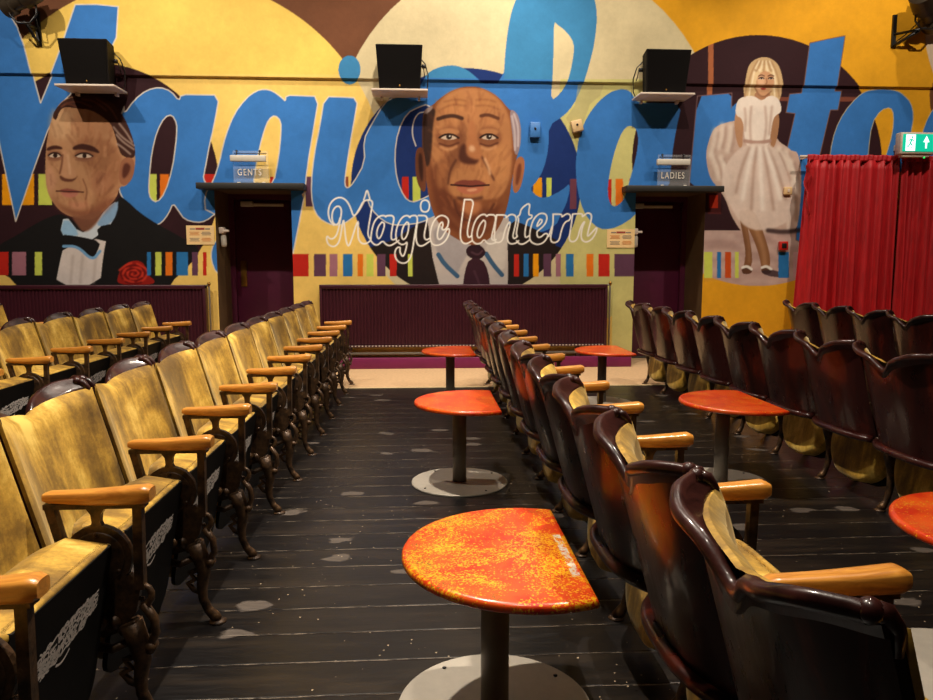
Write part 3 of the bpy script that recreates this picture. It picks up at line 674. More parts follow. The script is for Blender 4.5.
def figure_right():
    # a generic woman in a wide pale gown
    SKL=(206,158,122); SKD=(140,94,60); DR=(228,206,190)
    poly('R',[(215,440),(160,450),(90,475),(60,530),(35,620),(40,700),(60,780),(110,840),(150,900),(180,990),(215,1050),(250,1100),(480,1100),(540,1000),(590,860),(590,740),(560,650),(520,600),(450,560),(430,470)],(204,174,158),sm=2)
    poly('S',[(30,0),(80,160),(130,200),(180,290),(250,330),(330,330),(370,380),(350,420),(480,420),(500,300),(508,160),(500,40),(470,-10)],(200,170,154),sm=2)
    for a,b,c,d in ((90,500,60,640),(130,470,110,600),(180,470,160,620),(70,640,110,780),(120,650,170,820),(460,600,520,720),(500,620,560,800),(440,620,480,760),(530,680,560,860)):
        line('R',[(a,b),((a+c)/2+8,(b+d)/2),(c,d)],(240,224,208),.06,.75,.02)
        line('R',[(a+22,b+10),((a+c)/2+30,(b+d)/2),(c+22,d)],(166,134,120),.028,.6,.012)
    for k,(x,y) in enumerate(((350,300),(380,260),(420,230),(460,210),(480,280),(440,320),(400,300),(320,230),(360,200),(120,120),(160,160),(200,200),(240,230),(280,240))):
        line('S',[(x,y-50),(x+4,y),(x+2,y+70)],(238,222,208) if k%2 else (160,128,108),.04,.7,.015)
    # legs and shoes
    poly('S',[(205,300),(270,300),(300,360),(330,450),(350,520),(352,590),(310,612),(300,540),(270,450),(235,380)],SKD,sm=2)
    poly('S',[(190,300),(230,300),(240,400),(262,520),(258,590),(215,600),(230,520),(215,430)],(128,86,56),sm=2)
    line('S',[(265,360),(300,440),(320,510),(325,580)],(186,138,98),.05,.8,.02)
    line('S',[(222,360),(245,450),(246,560)],(166,118,84),.03,.7,.012)
    for x0 in (210,308):
        poly('S',[(x0,590),(x0+30,580),(x0+52,595),(x0+48,618),(x0+8,622),(x0-2,606)],(96,62,44),sm=2)
        line('S',[(x0+2,588),(x0+25,580),(x0+48,596)],(240,232,222),.03)
    poly('S',[(300,600),(390,600),(430,640),(330,630)],(60,44,48),sm=1,alpha=.8)
    # hair behind the shoulders
    poly('R',[(262,180),(280,110),(340,75),(400,78),(452,120),(474,200),(480,280),(455,340),(420,330),(300,330),(262,320),(252,250)],(206,172,126),sm=2)
    # bodice with short sleeves, arms hanging
    poly('R',[(318,270),(410,270),(412,330),(318,330)],(176,126,92),sm=1)
    poly('R',[(222,340),(200,430),(205,520),(225,600),(248,600),(250,520),(262,420)],(190,142,106),sm=2)
    poly('R',[(430,330),(462,400),(462,480),(440,590),(412,610),(410,520),(410,420)],(172,124,88),sm=2)
    poly('R',[(235,305),(310,292),(360,330),(405,290),(462,310),(480,390),(440,410),(425,440),(412,520),(400,600),(270,600),(258,520),(250,430),(205,410),(212,340)],(238,222,208),sm=2)
    lines_('R',[[(300,360),(290,470),(300,590)],[(380,360),(390,470),(370,590)],[(262,370),(268,430),(262,500)],[(420,360),(412,440),(404,520)]],(192,160,144),.026,.7,.01)
    line('R',[(262,560),(335,572),(408,560)],(176,138,122),.04,.9,.004)
    # skirt front
    poly('R',[(265,575),(405,575),(450,620),(500,720),(540,860),(560,1000),(430,1080),(260,1080),(150,900),(120,780),(170,660)],(226,204,190),sm=2,soft=.01,alpha=.9)
    lines_('R',[[(290,600),(240,720),(210,860)],[(330,600),(310,760),(300,960)],[(370,600),(400,760),(430,960)],[(395,600),(450,720),(500,900)]],(178,146,130),.035,.7,.014)
    lines_('R',[[(310,600),(275,740),(250,900)],[(350,600),(355,760),(365,960)],[(385,600),(430,740),(470,900)]],(250,238,226),.045,.8,.016)
    line('S',[(340,402),(420,412),(500,400)],(50,34,36),.05,.8,.01)
    # head
    poly('R',[(318,170),(345,145),(400,150),(430,175),(428,230),(400,280),(365,305),(335,290),(318,240)],(204,152,112),sm=2)
    poly('R',[(330,180),(370,170),(370,250),(345,270),(325,230)],(222,176,138),sm=2,soft=.01)
    poly('R',[(300,250),(300,160),(345,120),(410,125),(446,170),(446,250),(432,240),(424,190),(380,150),(345,165),(322,200),(316,250)],(226,196,150),sm=2)
    for k in range(9):
        x=290+k*20
        lines_('R',[[(365+(x-365)*.5,100),(x-6,160 if 300<x<440 else 180),(x-10+(x-365)*.25,150 if 310<x<430 else 300)]],(246,226,190) if k%2 else (176,136,96),.02,.8,.006)
    for cx in (350,405):
        line('R',[(cx-16,186),(cx,178),(cx+16,186)],(100,62,44),.014,.9)
        disc('R',cx,200,13,5,(226,206,190)); disc('R',cx,200,5,5,(40,26,22))
        line('R',[(cx-15,200),(cx,192),(cx+15,200)],(44,26,22),.012)
    line('R',[(378,200),(384,226),(374,232)],(150,100,72),.012,.8)
    poly('R',[(348,254),(368,248),(390,254),(370,266)],(160,56,48),sm=2)
    line('R',[(320,250),(345,295),(380,305),(415,270)],(120,76,54),.014,.7,.004)
    for a,b,c in [(704,712.3,(206,216,92)),(717,721,(44,116,178)),(725,731,(206,80,28)),(735,738.7,(206,216,92)),(778.4,789,(44,116,178)),(793.3,797.7,(206,160,160))]:
        poly('0',[(a,252),(b,252),(b,278),(a,278)],c,sm=0)
# ------------------------------------------------------------ back wall with the mural
def build_wall():
    paint_mural()
    c=IMG.reshape(NZ,SS,NX,SS,3).mean((1,3))
    c=np.where(c<=.04045,c/12.92,((np.clip(c,0,1)+.055)/1.055)**2.4).astype(np.float32)
    xs=MX0+np.arange(NX)*MS; zs=MZ0+np.arange(NZ)*MS
    # snap grid lines to the door openings
    for e in (DL0,DL1,DR0,DR1): xs[np.argmin(abs(xs-e))]=e
    zs[np.argmin(abs(zs-DH))]=DH
    X,Z=np.meshgrid(xs,zs); Y=np.full_like(X,WY)
    Y-=np.clip((Z-3.125)/.01,0,1)*.035
    Y+=.0015*np.sin(X*3.1+Z*1.3)
    co=np.stack([X,Y,Z],-1).reshape(-1,3).astype(np.float32)
    i,j=np.meshgrid(np.arange(NX-1),np.arange(NZ-1)); i=i.ravel(); j=j.ravel()
    cx=(xs[i]+xs[i+1])/2; cz=(zs[j]+zs[j+1])/2
    keep=~((cz<DH)&(((cx>DL0)&(cx<DL1))|((cx>DR0)&(cx<DR1))))
    i=i[keep]; j=j[keep]; a=j*NX+i
    q=np.stack([a,a+1,a+NX+1,a+NX],-1).astype(np.int32)
    me=bpy.data.meshes.new('wall_back'); me.vertices.add(len(co)); me.vertices.foreach_set('co',co.ravel())
    me.loops.add(q.size); me.loops.foreach_set('vertex_index',q.ravel()); me.polygons.add(len(q)); me.polygons.foreach_set('loop_start',np.arange(0,q.size,4,dtype=np.int32))
    me.update(calc_edges=True)
    at=me.color_attributes.new('paint','FLOAT_COLOR','POINT')
    at.data.foreach_set('color',np.concatenate([c.reshape(-1,3),np.ones((NX*NZ,1),np.float32)],1).ravel())
    me.materials.append(M['mural']); me.validate()
    o=bpy.data.objects.new('wall_back',me); COL.objects.link(o); tag(o,kind='structure')
DL0,DL1,DR0,DR1,DH=-2.225,-1.405,2.414,3.215,1.965
build_wall()
def struct(mb,name,mats,**k):
    o=mb.build(name,mats,**k); return tag(o,kind='structure')
XL,XR,YN,ZT=-5.2,6.2,-3.2,5.9
struct(MB().box(((XL+XR)/2,WY+.05,5.15),((XR-XL)/2,.05,.76)),'wall_back_upper',plain('ochre_paint',(200,150,60),.7))
struct(MB().box((XL-.05,(YN+WY)/2,ZT/2),(.05,(WY-YN)/2,ZT/2)),'wall_left',M['dim'])
struct(MB().box((XR+.05,(YN+WY)/2,ZT/2),(.05,(WY-YN)/2,ZT/2)),'wall_right',M['dim'])
struct(MB().box(((XL+XR)/2,YN-.05,ZT/2),((XR-XL)/2,.05,ZT/2)),'wall_front',M['dim'])
struct(MB().box(((XL+XR)/2,(YN+WY)/2,ZT+.05),((XR-XL)/2,(WY-YN)/2,.05)),'ceiling',M['dim'])
YF=6.845
struct(MB().box(((XL+XR)/2,(YN+YF)/2,-.05),((XR-XL)/2,(YF-YN)/2,.05)),'floor',M['floor'])
struct(MB().box(((XL+XR)/2,(YF+WY+.7)/2,-.0495),((XR-XL)/2,(WY+.7-YF)/2,.05)),'floor_carpet',M['carpet'])
struct(MB().box(((XL+XR)/2,YF-.004,.003),((XR-XL)/2,.012,.004),bev=.003),'trim_1',M['edge'])
# plinths
for nm,a,b in (('baseboard_left',XL,DL0-.03),('baseboard_middle',DL1+.03,DR0-.03),('baseboard_right',DR1+.02,XR)):
    struct(MB().box(((a+b)/2,WY-.05,.062),((b-a)/2,.05,.062),bev=.006),nm,M['magenta'])
# door recesses
def recess(n,x0,x1,side):
    D=.62
    mb=MB(); yb=WY+D
    mb.box((x0-.03,WY+D/2+.004,DH/2),(.03,D/2,DH/2)); mb.box((x1+.03,WY+D/2+.004,DH/2),(.03,D/2,DH/2)); mb.box(((x0+x1)/2,WY+D/2+.004,DH+.03),((x1-x0)/2+.06,D/2,.03))
    struct(mb,'wall_recess_'+('gents' if side<0 else 'ladies'),M['brown'])
    t=thing('door_%d'%n,((x0+x1)/2,yb,0)); tag(t,kind='structure')
    w=(x1-x0)/2
    kid(MB().box((0,.03,DH/2),(w-.05,.025,DH/2-.03),bev=.004).build('door_leaf',M['plumdoor'],t))
    f=MB()
    for s in (-1,1): f.box((s*(w-.03),.0,DH/2),(.03,.05,DH/2))
    f.box((0,0,DH-.03),(w-.06,.05,.03)); f.build('door_frame',M['plumdoor'],t)
    MB().box((side*(-1)*-(w-.14)if side<0 else -(w-.14),-.002,1.05),(.035,.006,.15),bev=.003).build('finger_plate',M['brass'],t)
    c=MB().box((.02,-.035,DH-.12),(.20,.016,.016),bev=.004); c.box((-.2,-.03,DH-.11),(.07,.03,.03),bev=.006); c.build('door_closer',M['steel'],t)
    return t
recess(1,DL0,DL1,-1); recess(2,DR0,DR1,1)
# ------------------------------------------------------------ ledges over the doors, signs
def ledge(x0,x1,label):
    o=MB().box(((x0+x1)/2,WY-.10,1.985),((x1-x0)/2,.10,.032),bev=.005).build('door_ledge',M['blackshelf'])
    tag(o,label,'ledge')
ledge(-2.36,-1.235,'long black ledge over the doorway on the left, under the GENTS sign')
ledge(2.25,3.345,'long black ledge over the doorway on the right, under the LADIES sign')
def text_mesh(s,size,mat,parent,name='lettering',extr=.002,sx=.8,loc=(0,0,0),space=1.15):
    cu=bpy.data.curves.new(name,'FONT'); cu.body=s; cu.size=size; cu.extrude=extr; cu.align_x='CENTER'; cu.align_y='CENTER'; cu.space_character=space
    tmp=bpy.data.objects.new('tmp',cu); COL.objects.link(tmp)
    dg=bpy.context.evaluated_depsgraph_get(); me=bpy.data.meshes.new_from_object(tmp.evaluated_get(dg))
    bpy.data.objects.remove(tmp); me.name=name; me.materials.clear(); me.materials.append(mat)
    o=bpy.data.objects.new(name,me); COL.objects.link(o); o.parent=parent; o.rotation_euler=(PI/2,0,0); o.scale=(sx,1,1); o.location=loc
    return o
M['signwhite']=plain('white_lettering',(236,226,210),.5,0,.02)
def sign(x,word,label):
    t=thing('toilet_sign',(x,WY-.115,2.018),0,label,'sign')
    MB().box((0,0,.17),(.185,.004,.17),bev=.002).build('acrylic_panel',M['acrylic'],t)
    b=MB().box((-.02,-.03,.255),(.185,.022,.032),bev=.006); b.build('light_bar',M['steel'],t)
    f=MB()
    for s in (-.14,.1): f.tube([(s,0,.345),(s,-.02,.33),(s,-.03,.30),(s,-.03,.285)],.006,6); f.ball((s,-.012,.335),.013)
    f.tube([(-.17,-.004,.312),(.17,-.004,.312)],.004,6); f.build('bracket',M['black'],t)
    for s in (-.13,.13): MB().cyl((s,0,-.0),(s,-.0,.012),.018).build('foot',M['steel'],t)
    text_mesh(word,.098,M['signwhite'],t,'lettering',.002,.72,(-.015,-.007,.112),1.25)
sign(-1.80,'GENTS','clear acrylic sign reading GENTS with a silver light bar across it')
sign(2.80,'LADIES','clear acrylic sign reading LADIES with a pale light bar across it')
# notices
def notice(x,z,w,h,label):
    t=thing('paper_notice',(x,WY-.005,z),0,label,'poster')
    MB().box((0,0,0),(w/2,.002,h/2)).build('sheet',M['paper'],t)
    p=MB(); 
    p.box((0,-.003,h*.33),(w*.16,.001,h*.05),2); p.box((-w*.27,-.003,h*.32),(w*.09,.001,h*.03),1); p.box((w*.27,-.003,h*.32),(w*.09,.001,h*.03),1)
    for i,(cx,cz,m) in enumerate(((-.21,.08,0),(.22,.08,1),(-.21,-.24,1),(.22,-.24,0))):
        for k in range(3):
            p.box((cx*w,-.003,(cz+.07-k*.07)*h),((.18-.03*((k+i)%2))*w,.001,.014*h),m)
    p.build('printed_text',[M['ink_o'],M['ink_b'],M['ink_r']],t)
notice(-2.39,1.475,.295,.205,'cream paper notice on the wall left of the GENTS doorway')
notice(2.252,1.448,.315,.205,'cream paper notice on the wall left of the LADIES doorway')
# soap / sanitiser dispensers on the reveals
def dispenser(x,s,label):
    t=thing('hand_sanitiser_dispenser',(x,WY+.14,1.36),0,label,'dispenser')
    MB().box((s*.035,0,.17),(.03,.05,.035),bev=.01).build('pump_head',M['white'],t)
    MB().box((s*.085,-.03,.165),(.03,.02,.012),bev=.005).build('lever',M['white'],t)
    MB().lathe([(.001,0),(.028,.005),(.032,.03),(.032,.12),(.024,.14),(.012,.15)],14,(s*.045,0,-.01)).build('bottle',M['steel'],t)
dispenser(DL0,1,'white pump hand sanitiser dispenser on the left reveal of the GENTS doorway')
dispenser(DR0-.0,1,'white pump dispenser at the left edge of the LADIES doorway')
# ------------------------------------------------------------ radiators
def radiator(x0,x1,label,pipe):
    y1=WY-.022; w=(x1-x0)
    t=thing('panel_radiator',((x0+x1)/2,y1,0),0,label,'radiator','wide ribbed plum radiators along the mural wall')
    z0,z1=.24,.937; n=int(w/.038); rows=[[],[]]
    prof=[]
    for i in range(n):
        a=-w/2+.03+i*(w-.06)/n; b=(w-.06)/n
        for u,d in ((0,.0),(.18,.0),(.3,.010),(.7,.010),(.82,0)): prof.append((a+u*b,-.07-d))
    prof.append((w/2-.03,-.07))
    mb=MB()
    top=[(x,y,z1-.045) for x,y in prof]; bot=[(x,y,z0+.03) for x,y in prof]
    mb.add(top+bot,[(i,i+1,len(prof)+i+1,len(prof)+i) for i in range(len(prof)-1)],0,False)
    mb.box((0,-.03,(z0+z1)/2),(w/2-.03,.03,(z1-z0)/2-.02)); mb.build('ribbed_panel',M['plum'],t,fix=False)
    f=MB(); f.box((0,-.045,z1-.0225),(w/2,.048,.0225),bev=.008); f.box((-w/2+.015,-.045,(z0+z1)/2),(.015,.045,(z1-z0)/2),bev=.005); f.box((w/2-.015,-.045,(z0+z1)/2),(.015,.045,(z1-z0)/2),bev=.005)
    f.box((0,-.045,z0+.014),(w/2,.046,.012),bev=.004); f.build('casing',M['plum'],t)
    g=MB()
    for i in range(n): g.box((-w/2+.03+(i+.5)*(w-.06)/n,-.0925,z0+.018),(.008,.003,.007))
    g.build('bottom_grille',M['steel'],t)
    p=MB(); p.tube([(-w/2+.1,-.05,.17),(w/2+.0,-.05,.17)],.016,8)
    p.tube([(w/2+.035,-.05,.17),(w/2+.035,-.05,.91),(w/2+.03,-.05,.93),(w/2+.0,-.05,.93)],.010,8); p.tube([(w/2,-.05,.17),(w/2+.035,-.05,.17)],.012,8)
    p.build('feed_pipe',M['pole'],t)
    v=MB(); v.ball((w/2+.035,-.055,.945),.018,(1,1,1.4)); v.build('valve',M['brass'],t)
    k=MB()
    for s in (-.8,0,.8): k.box((s*w/2,-.03,.18),(.02,.03,.056))
    k.build('bracket',M['plum'],t)
radiator(-4.75,-2.335,'wide ribbed plum radiator under the man in evening dress, left of the GENTS doorway',1)
radiator(-1.11,2.09,'widest ribbed plum radiator, below the bald man in a suit between the doorways',1)
# ------------------------------------------------------------ wall speakers on shelves
M['grille']=plain('speaker_grille',(14,11,10),.8,0,.2,200,.3,Specular_IOR_Level=.1)
def shelf(x,label):
    o=MB().box((x,WY-.19,2.955),(.2925,.17,.010),bev=.003); 
    for s in (-.2,.2): o.box((x+s,WY-.06,2.93),(.012,.03,.02))
    tag(o.build('speaker_shelf',M['white']),label,'shelf')
def speaker(x,side,label):
    t=thing('loudspeaker',(x,WY-.19,2.967),0,label,'loudspeaker','black loudspeakers on white wall shelves')
    wb,wt,d=.213,.243,.13
    H=.44
    def sec(z,wid,yf,yb): return [(-wid,yf,z),(wid,yf,z),(wid*.86,yb,z),(-wid*.86,yb,z)]
    vs=sec(0,wb,-.09,.13)+sec(H,wt,-.165,.10)
    mb=MB().add(vs,[(0,1,2,3),(4,5,6,7),(0,1,5,4),(1,2,6,5),(2,3,7,6),(3,0,4,7)],0,False)
    o=mb.build('cabinet',M['cab'],t); bv=o.modifiers.new('bevel','BEVEL'); bv.width=.008; bv.segments=2
    g=MB(); e=.014; v2=[(-wb+e,-.0945,.02),(wb-e,-.0945,.02),(wt-e,-.1665,H-.015),(-wt+e,-.1665,H-.015)]
    g.add(v2+[(a,b-.008,c) for a,b,c in v2],[(0,1,2,3),(4,5,6,7),(0,1,5,4),(1,2,6,5),(2,3,7,6),(3,0,4,7)],0,False)
    g.build('grille',M['grille'],t)
    MB().box((0,-.106,.04),(.008,.003,.008),bev=.002).build('badge',M['brass'],t)
    tb=MB().cyl((wt*.95*side,0,H*.6),((wt+.03)*side,0,H*.6),.022,10); tb.build('bracket_knob',M['black'],t)
    c=MB().tube([(side*.2,.06,H*.86),(side*.27,.08,H*.7),(side*.30,.11,H*.45),(side*.29,.13,H*.15),(side*.26,.14,-.04+.05)],.006,6); c.tube([(side*.2,.05,H*.7),(side*.25,.08,H*.6),(side*.265,.11,H*.4)],.005,6)
    c.build('cable',M['black'],t)
for x,s,w_ in ((-3.37,1,'on the left over the man in evening dress'),(-.206,1,'in the middle beside the bald man'),(2.625,-1,'on the right over the LADIES doorway')):
    shelf(x,'white wall shelf '+w_+', holding a loudspeaker')
    speaker(x-.0,s,'black wedge loudspeaker '+w_+', on its white shelf')
# ------------------------------------------------------------ small wall boxes
def wallbox(name,x,z,w,h,d,mat,label,cat,rz=0,knob=None):
    t=thing(name,(x,WY-.005,z),0,label,cat); t.rotation_euler=(0,rz,0)
    MB().box((0,-d/2,0),(w/2,d/2,h/2),bev=.008).build('case',mat,t)
    if knob=='sensor': MB().ball((0,-d,.01),.014).build('sensor_eye',M['black'],t)
    if knob=='switch': MB().box((0,-d-.004,0),(.012,.005,.018),bev=.003).build('rocker',M['white'],t)
    if knob=='glass': MB().box((0,-d-.002,0),(.028,.003,.028),bev=.002).build('glass_panel',M['black'],t)
    if knob=='lid': MB().box((0,-d-.003,h*.25),(w*.42,.004,h*.18),bev=.003).build('lid',mat,t)
wallbox('junction_box',1.26,2.62,.115,.165,.06,M['boxblue'],'small blue box on the blue letter right of the bald man','box',0,'sensor')
wallbox('motion_sensor',1.722,2.665,.12,.125,.07,M['boxcream'],'small cream box mounted crooked between two blue letters','sensor',math.radians(-14),'sensor')
wallbox('light_switch',4.155,1.985,.095,.085,.03,M['boxcream'],'cream light switch on the gown of the painted woman','switch',0,'switch')
wallbox('fire_call_point',4.13,1.368,.10,.10,.045,M['redplastic'],'red fire alarm call point beside the red curtain','alarm',0,'glass')
# ------------------------------------------------------------ theatre lamps on wall brackets
def lamp(x,z,label,cx,cz,k,tilt):
    t=thing('theatre_lamp',(x,WY-.036,z),0,label,'stage lamp')
    b=MB(); b.box((0,-.012,.16),(.022,.012,.17)); b.tube([(0,-.02,-.0),(cx*.8,-.21,cz-.22)],.016,6); b.tube([(0,-.02,cz-.21),(cx,-.26,cz-.21)],.014,6); b.build('wall_bracket',M['black'],t)
    y=MB(); c=Vector((cx,-.26,cz))
    y.tube([c+Vector((-.13,0,0)),c+Vector((-.13,0,-.14)),c+Vector((-.06,0,-.22)),c+Vector((.06,0,-.22)),c+Vector((.13,0,-.14)),c+Vector((.13,0,0))],.011,6)
    y.build('yoke',M['black'],t)
    R=Matrix.Rotation(tilt,3,'Z')@Matrix.Rotation(math.radians(-20),3,'X')
    o=MB(); 
    prof=[(.04,-.2),(.085,-.18),(.095,-.02),(.075,.0),(.07,.10),(.09,.11),(.09,.2),(.075,.2)]
    o.lathe(prof,20,axis='y'); o.box((0,-.02,.1),(.05,.09,.02),bev=.008)
    o.v=[tuple(R@(Vector(p)*k)+c) for p in o.v]; sharp(o.build('lamp_housing',M['bronze'],t))
    l=MB().lathe([(.001,.19),(.07,.19),(.07,.196),(.001,.196)],20,axis='y'); l.v=[tuple(R@(Vector(p)*k)+c) for p in l.v]; l.build('lens',M['steel'],t)
    kn=MB(); kn.cyl(c+Vector((.12,0,0)),c+Vector((.165,0,0)),.022,10); kn.build('clamp_knob',M['black'],t)
    w=MB().tube([c+Vector((.05,.1,-.05)),(.06,-.1,.08),(.03,-.03,.05),(.02,-.01,-.02)],.006,6); w.build('cable',M['black'],t)
lamp(-3.93,3.42,'theatre spotlight on a wall bracket, top left above the loudspeaker',-.02,.36,1.05,math.radians(75))
lamp(5.26,3.57,'theatre spotlight on a wall bracket, top right above the exit sign',.20,.33,1.5,math.radians(-50))
# ------------------------------------------------------------ exit sign
def exit_sign():
    t=thing('exit_sign',(5.405,7.82,2.350),0,'lit green emergency exit sign with running man and arrow above the red curtain','sign')
    MB().box((0,.05,.115),(.29,.05,.115),bev=.01).build('housing',M['white'],t)
    MB().box((0,-.003,.118),(.262,.003,.092)).build('green_panel',M['exitgreen'],t)
    MB().box((-.14,-.0075,.118),(.075,.0015,.085)).build('white_doorway',M['exitwhite'],t)
    p=MB(); p.plate([(.10,.06),(.125,.06),(.125,.125),(.16,.125),(.1125,.19),(.065,.125),(.10,.125)],-.009,-.006)
    p.build('white_arrow',M['exitwhite'],t)
    m=MB(); Y=-.0105
    m.lathe([(.001,-.001),(.013,-.001),(.013,.001),(.001,.001)],14,(-.118,Y,.175),axis='y')
    for a,b,r in (((-.122,.155),(-.148,.115),.011),((-.148,.115),(-.115,.09),.008),((-.115,.09),(-.12,.06),.007),((-.148,.115),(-.17,.08),.008),((-.17,.08),(-.198,.082),.007),((-.122,.152),(-.092,.135),.006),((-.125,.152),(-.16,.15),.006),((-.16,.15),(-.175,.13),.006)):
        m.tube([(a[0],Y,a[1]),(b[0],Y,b[1])],r,6,flat=.15)
    m.build('running_man',M['exitgreen'],t)
    MB().box((-.02,.05,-.016),(.22,.03,.012),bev=.004).build('lower_diffuser',M['white'],t)
    MB().ball((.13,.03,-.03),.012).build('indicator_light',M['ledgreen'],t)
    MB().box((0,.24,.12),(.04,.15,.03)).build('wall_mount',M['white'],t)
    t.scale=(.70,1,1)
exit_sign()
# ------------------------------------------------------------ curtains
def curtain(x0,x1,seed,label,flare=0):
    rnd=random.Random(seed); n=int((x1-x0)/.012); ph=[rnd.random()*6.28 for _ in range(6)]
    t=thing('red_curtain',((x0+x1)/2,8.0,0),0,label,'curtain','heavy red curtains on the right')
    cx=(x0+x1)/2
    def pt(u,v):
        z=.04+(2.30-.04)*v
        x=x0+(x1-x0)*u-cx
        amp=.034+.034*(1-v)**.6
        s=math.sin(u*(x1-x0)*58+ph[0]+2.2*math.sin(u*9+ph[1])+.25*(1-v)*math.sin(u*17+ph[4]))*(.65+.35*math.sin(u*23+ph[5]))
        y=amp*s+.02*math.sin(u*(x1-x0)*19+ph[2]+v*.8)*(1-v*.5)
        x+=.02*math.sin(u*30+ph[3]+v*2)*(1-v)
        x+=-flare*.07*(1-u)**3*(1-v)**1.0
        return (x,y,z)
    rows=[[pt(i/n,v/24) for i in range(n+1)] for v in range(25)]
    mb=MB().grid(rows); o=mb.build('drape',M['curtain'],t,fix=False); so=o.modifiers.new('solid','SOLIDIFY'); so.thickness=.006
    h=MB(); rr=[]
    for v in range(5):
        r=[]
        for i in range(n+1):
            u=i/n; z=2.295+.065*v/4; y=.010*math.sin(u*(x1-x0)*120)*(1 if v in (1,2,3) else .4)+.006; r.append((x0+(x1-x0)*u-cx,y-.012,z+.004*math.sin(u*40)))
        rr.append(r)
    o=h.grid(rr).build('heading_tape',M['curtain'],t,fix=False); so=o.modifiers.new('solid','SOLIDIFY'); so.thickness=.02
    if flare:
        f=MB(); rr=[]
        for v in range(14):
            z=2.31-.55*v/13; r=[]
            for i in range(9):
                u=i/8; r.append((x0-cx-.05*u*(1-(v/13))**.5-.012*math.sin(v*1.3+u*2), -.03-.035*math.sin(u*PI+v*.5)-.02*u, z-.07*u+.012*math.sin(u*6+v)))
            rr.append(r)
        o=f.grid(rr).build('folded_edge',M['curtain'],t,fix=False); so=o.modifiers.new('solid','SOLIDIFY'); so.thickness=.006
curtain(4.28,5.315,3,'long heavy red curtain with gathered heading, left one of the pair beside the mural',1)
curtain(5.36,6.1,5,'heavy red curtain at the right edge, below the exit sign')
tk=MB().tube([(4.2,8.04,2.345),(6.19,8.04,2.345)],.014,10)
for x in (4.3,5.3,6.1): tk.box((x,8.12,2.345),(.012,.09,.012))
tag(tk.build('curtain_track',M['white']),'pale curtain track along the top of the red curtains','rail')
# ------------------------------------------------------------ theatre seats
HW=.2635
def prof_x(v): return -.322-.124*v            # shell leans back as it rises
def bow(u): return .078*abs(u)**3
def cr(tab,u):
    'smooth curve through (u,value) pairs'
    u=abs(u); P=[(-tab[1][0],tab[1][1])]+tab+[(2*tab[-1][0]-tab[-2][0],2*tab[-1][1]-tab[-2][1])]
    for i in range(1,len(P)-2):
        if u<=P[i+1][0]+1e-9:
            t=(u-P[i][0])/(P[i+1][0]-P[i][0]); a,b,c,d=P[i-1][1],P[i][1],P[i+1][1],P[i+2][1]
            return .5*(2*b+(c-a)*t+(2*a-5*b+4*c-d)*t*t+(3*b-a-3*c+d)*t**3)
    return tab[-1][1]
RIMX=[(0,-.432),(.28,-.452),(.57,-.466),(.8,-.448),(1,-.402)]
RIMZ=[(0,.740),(.28,.770),(.57,.793),(.8,.812),(1,.818)]
def ztop(u): return cr([(0,.726)]+RIMZ[1:],max(abs(u),.0))
Z0=.345
def shell_pt(u,v,off=0):
    top=.80
    z=Z0+(ztop(u)-.034-Z0)*v
    vv=(z-Z0)/(top-Z0)
    x=prof_x(vv)+bow(u)
    n=Vector((1,0,.22)).normalized()
    return (x+n.x*off, u*.249+n.y*off, z+n.z*off)
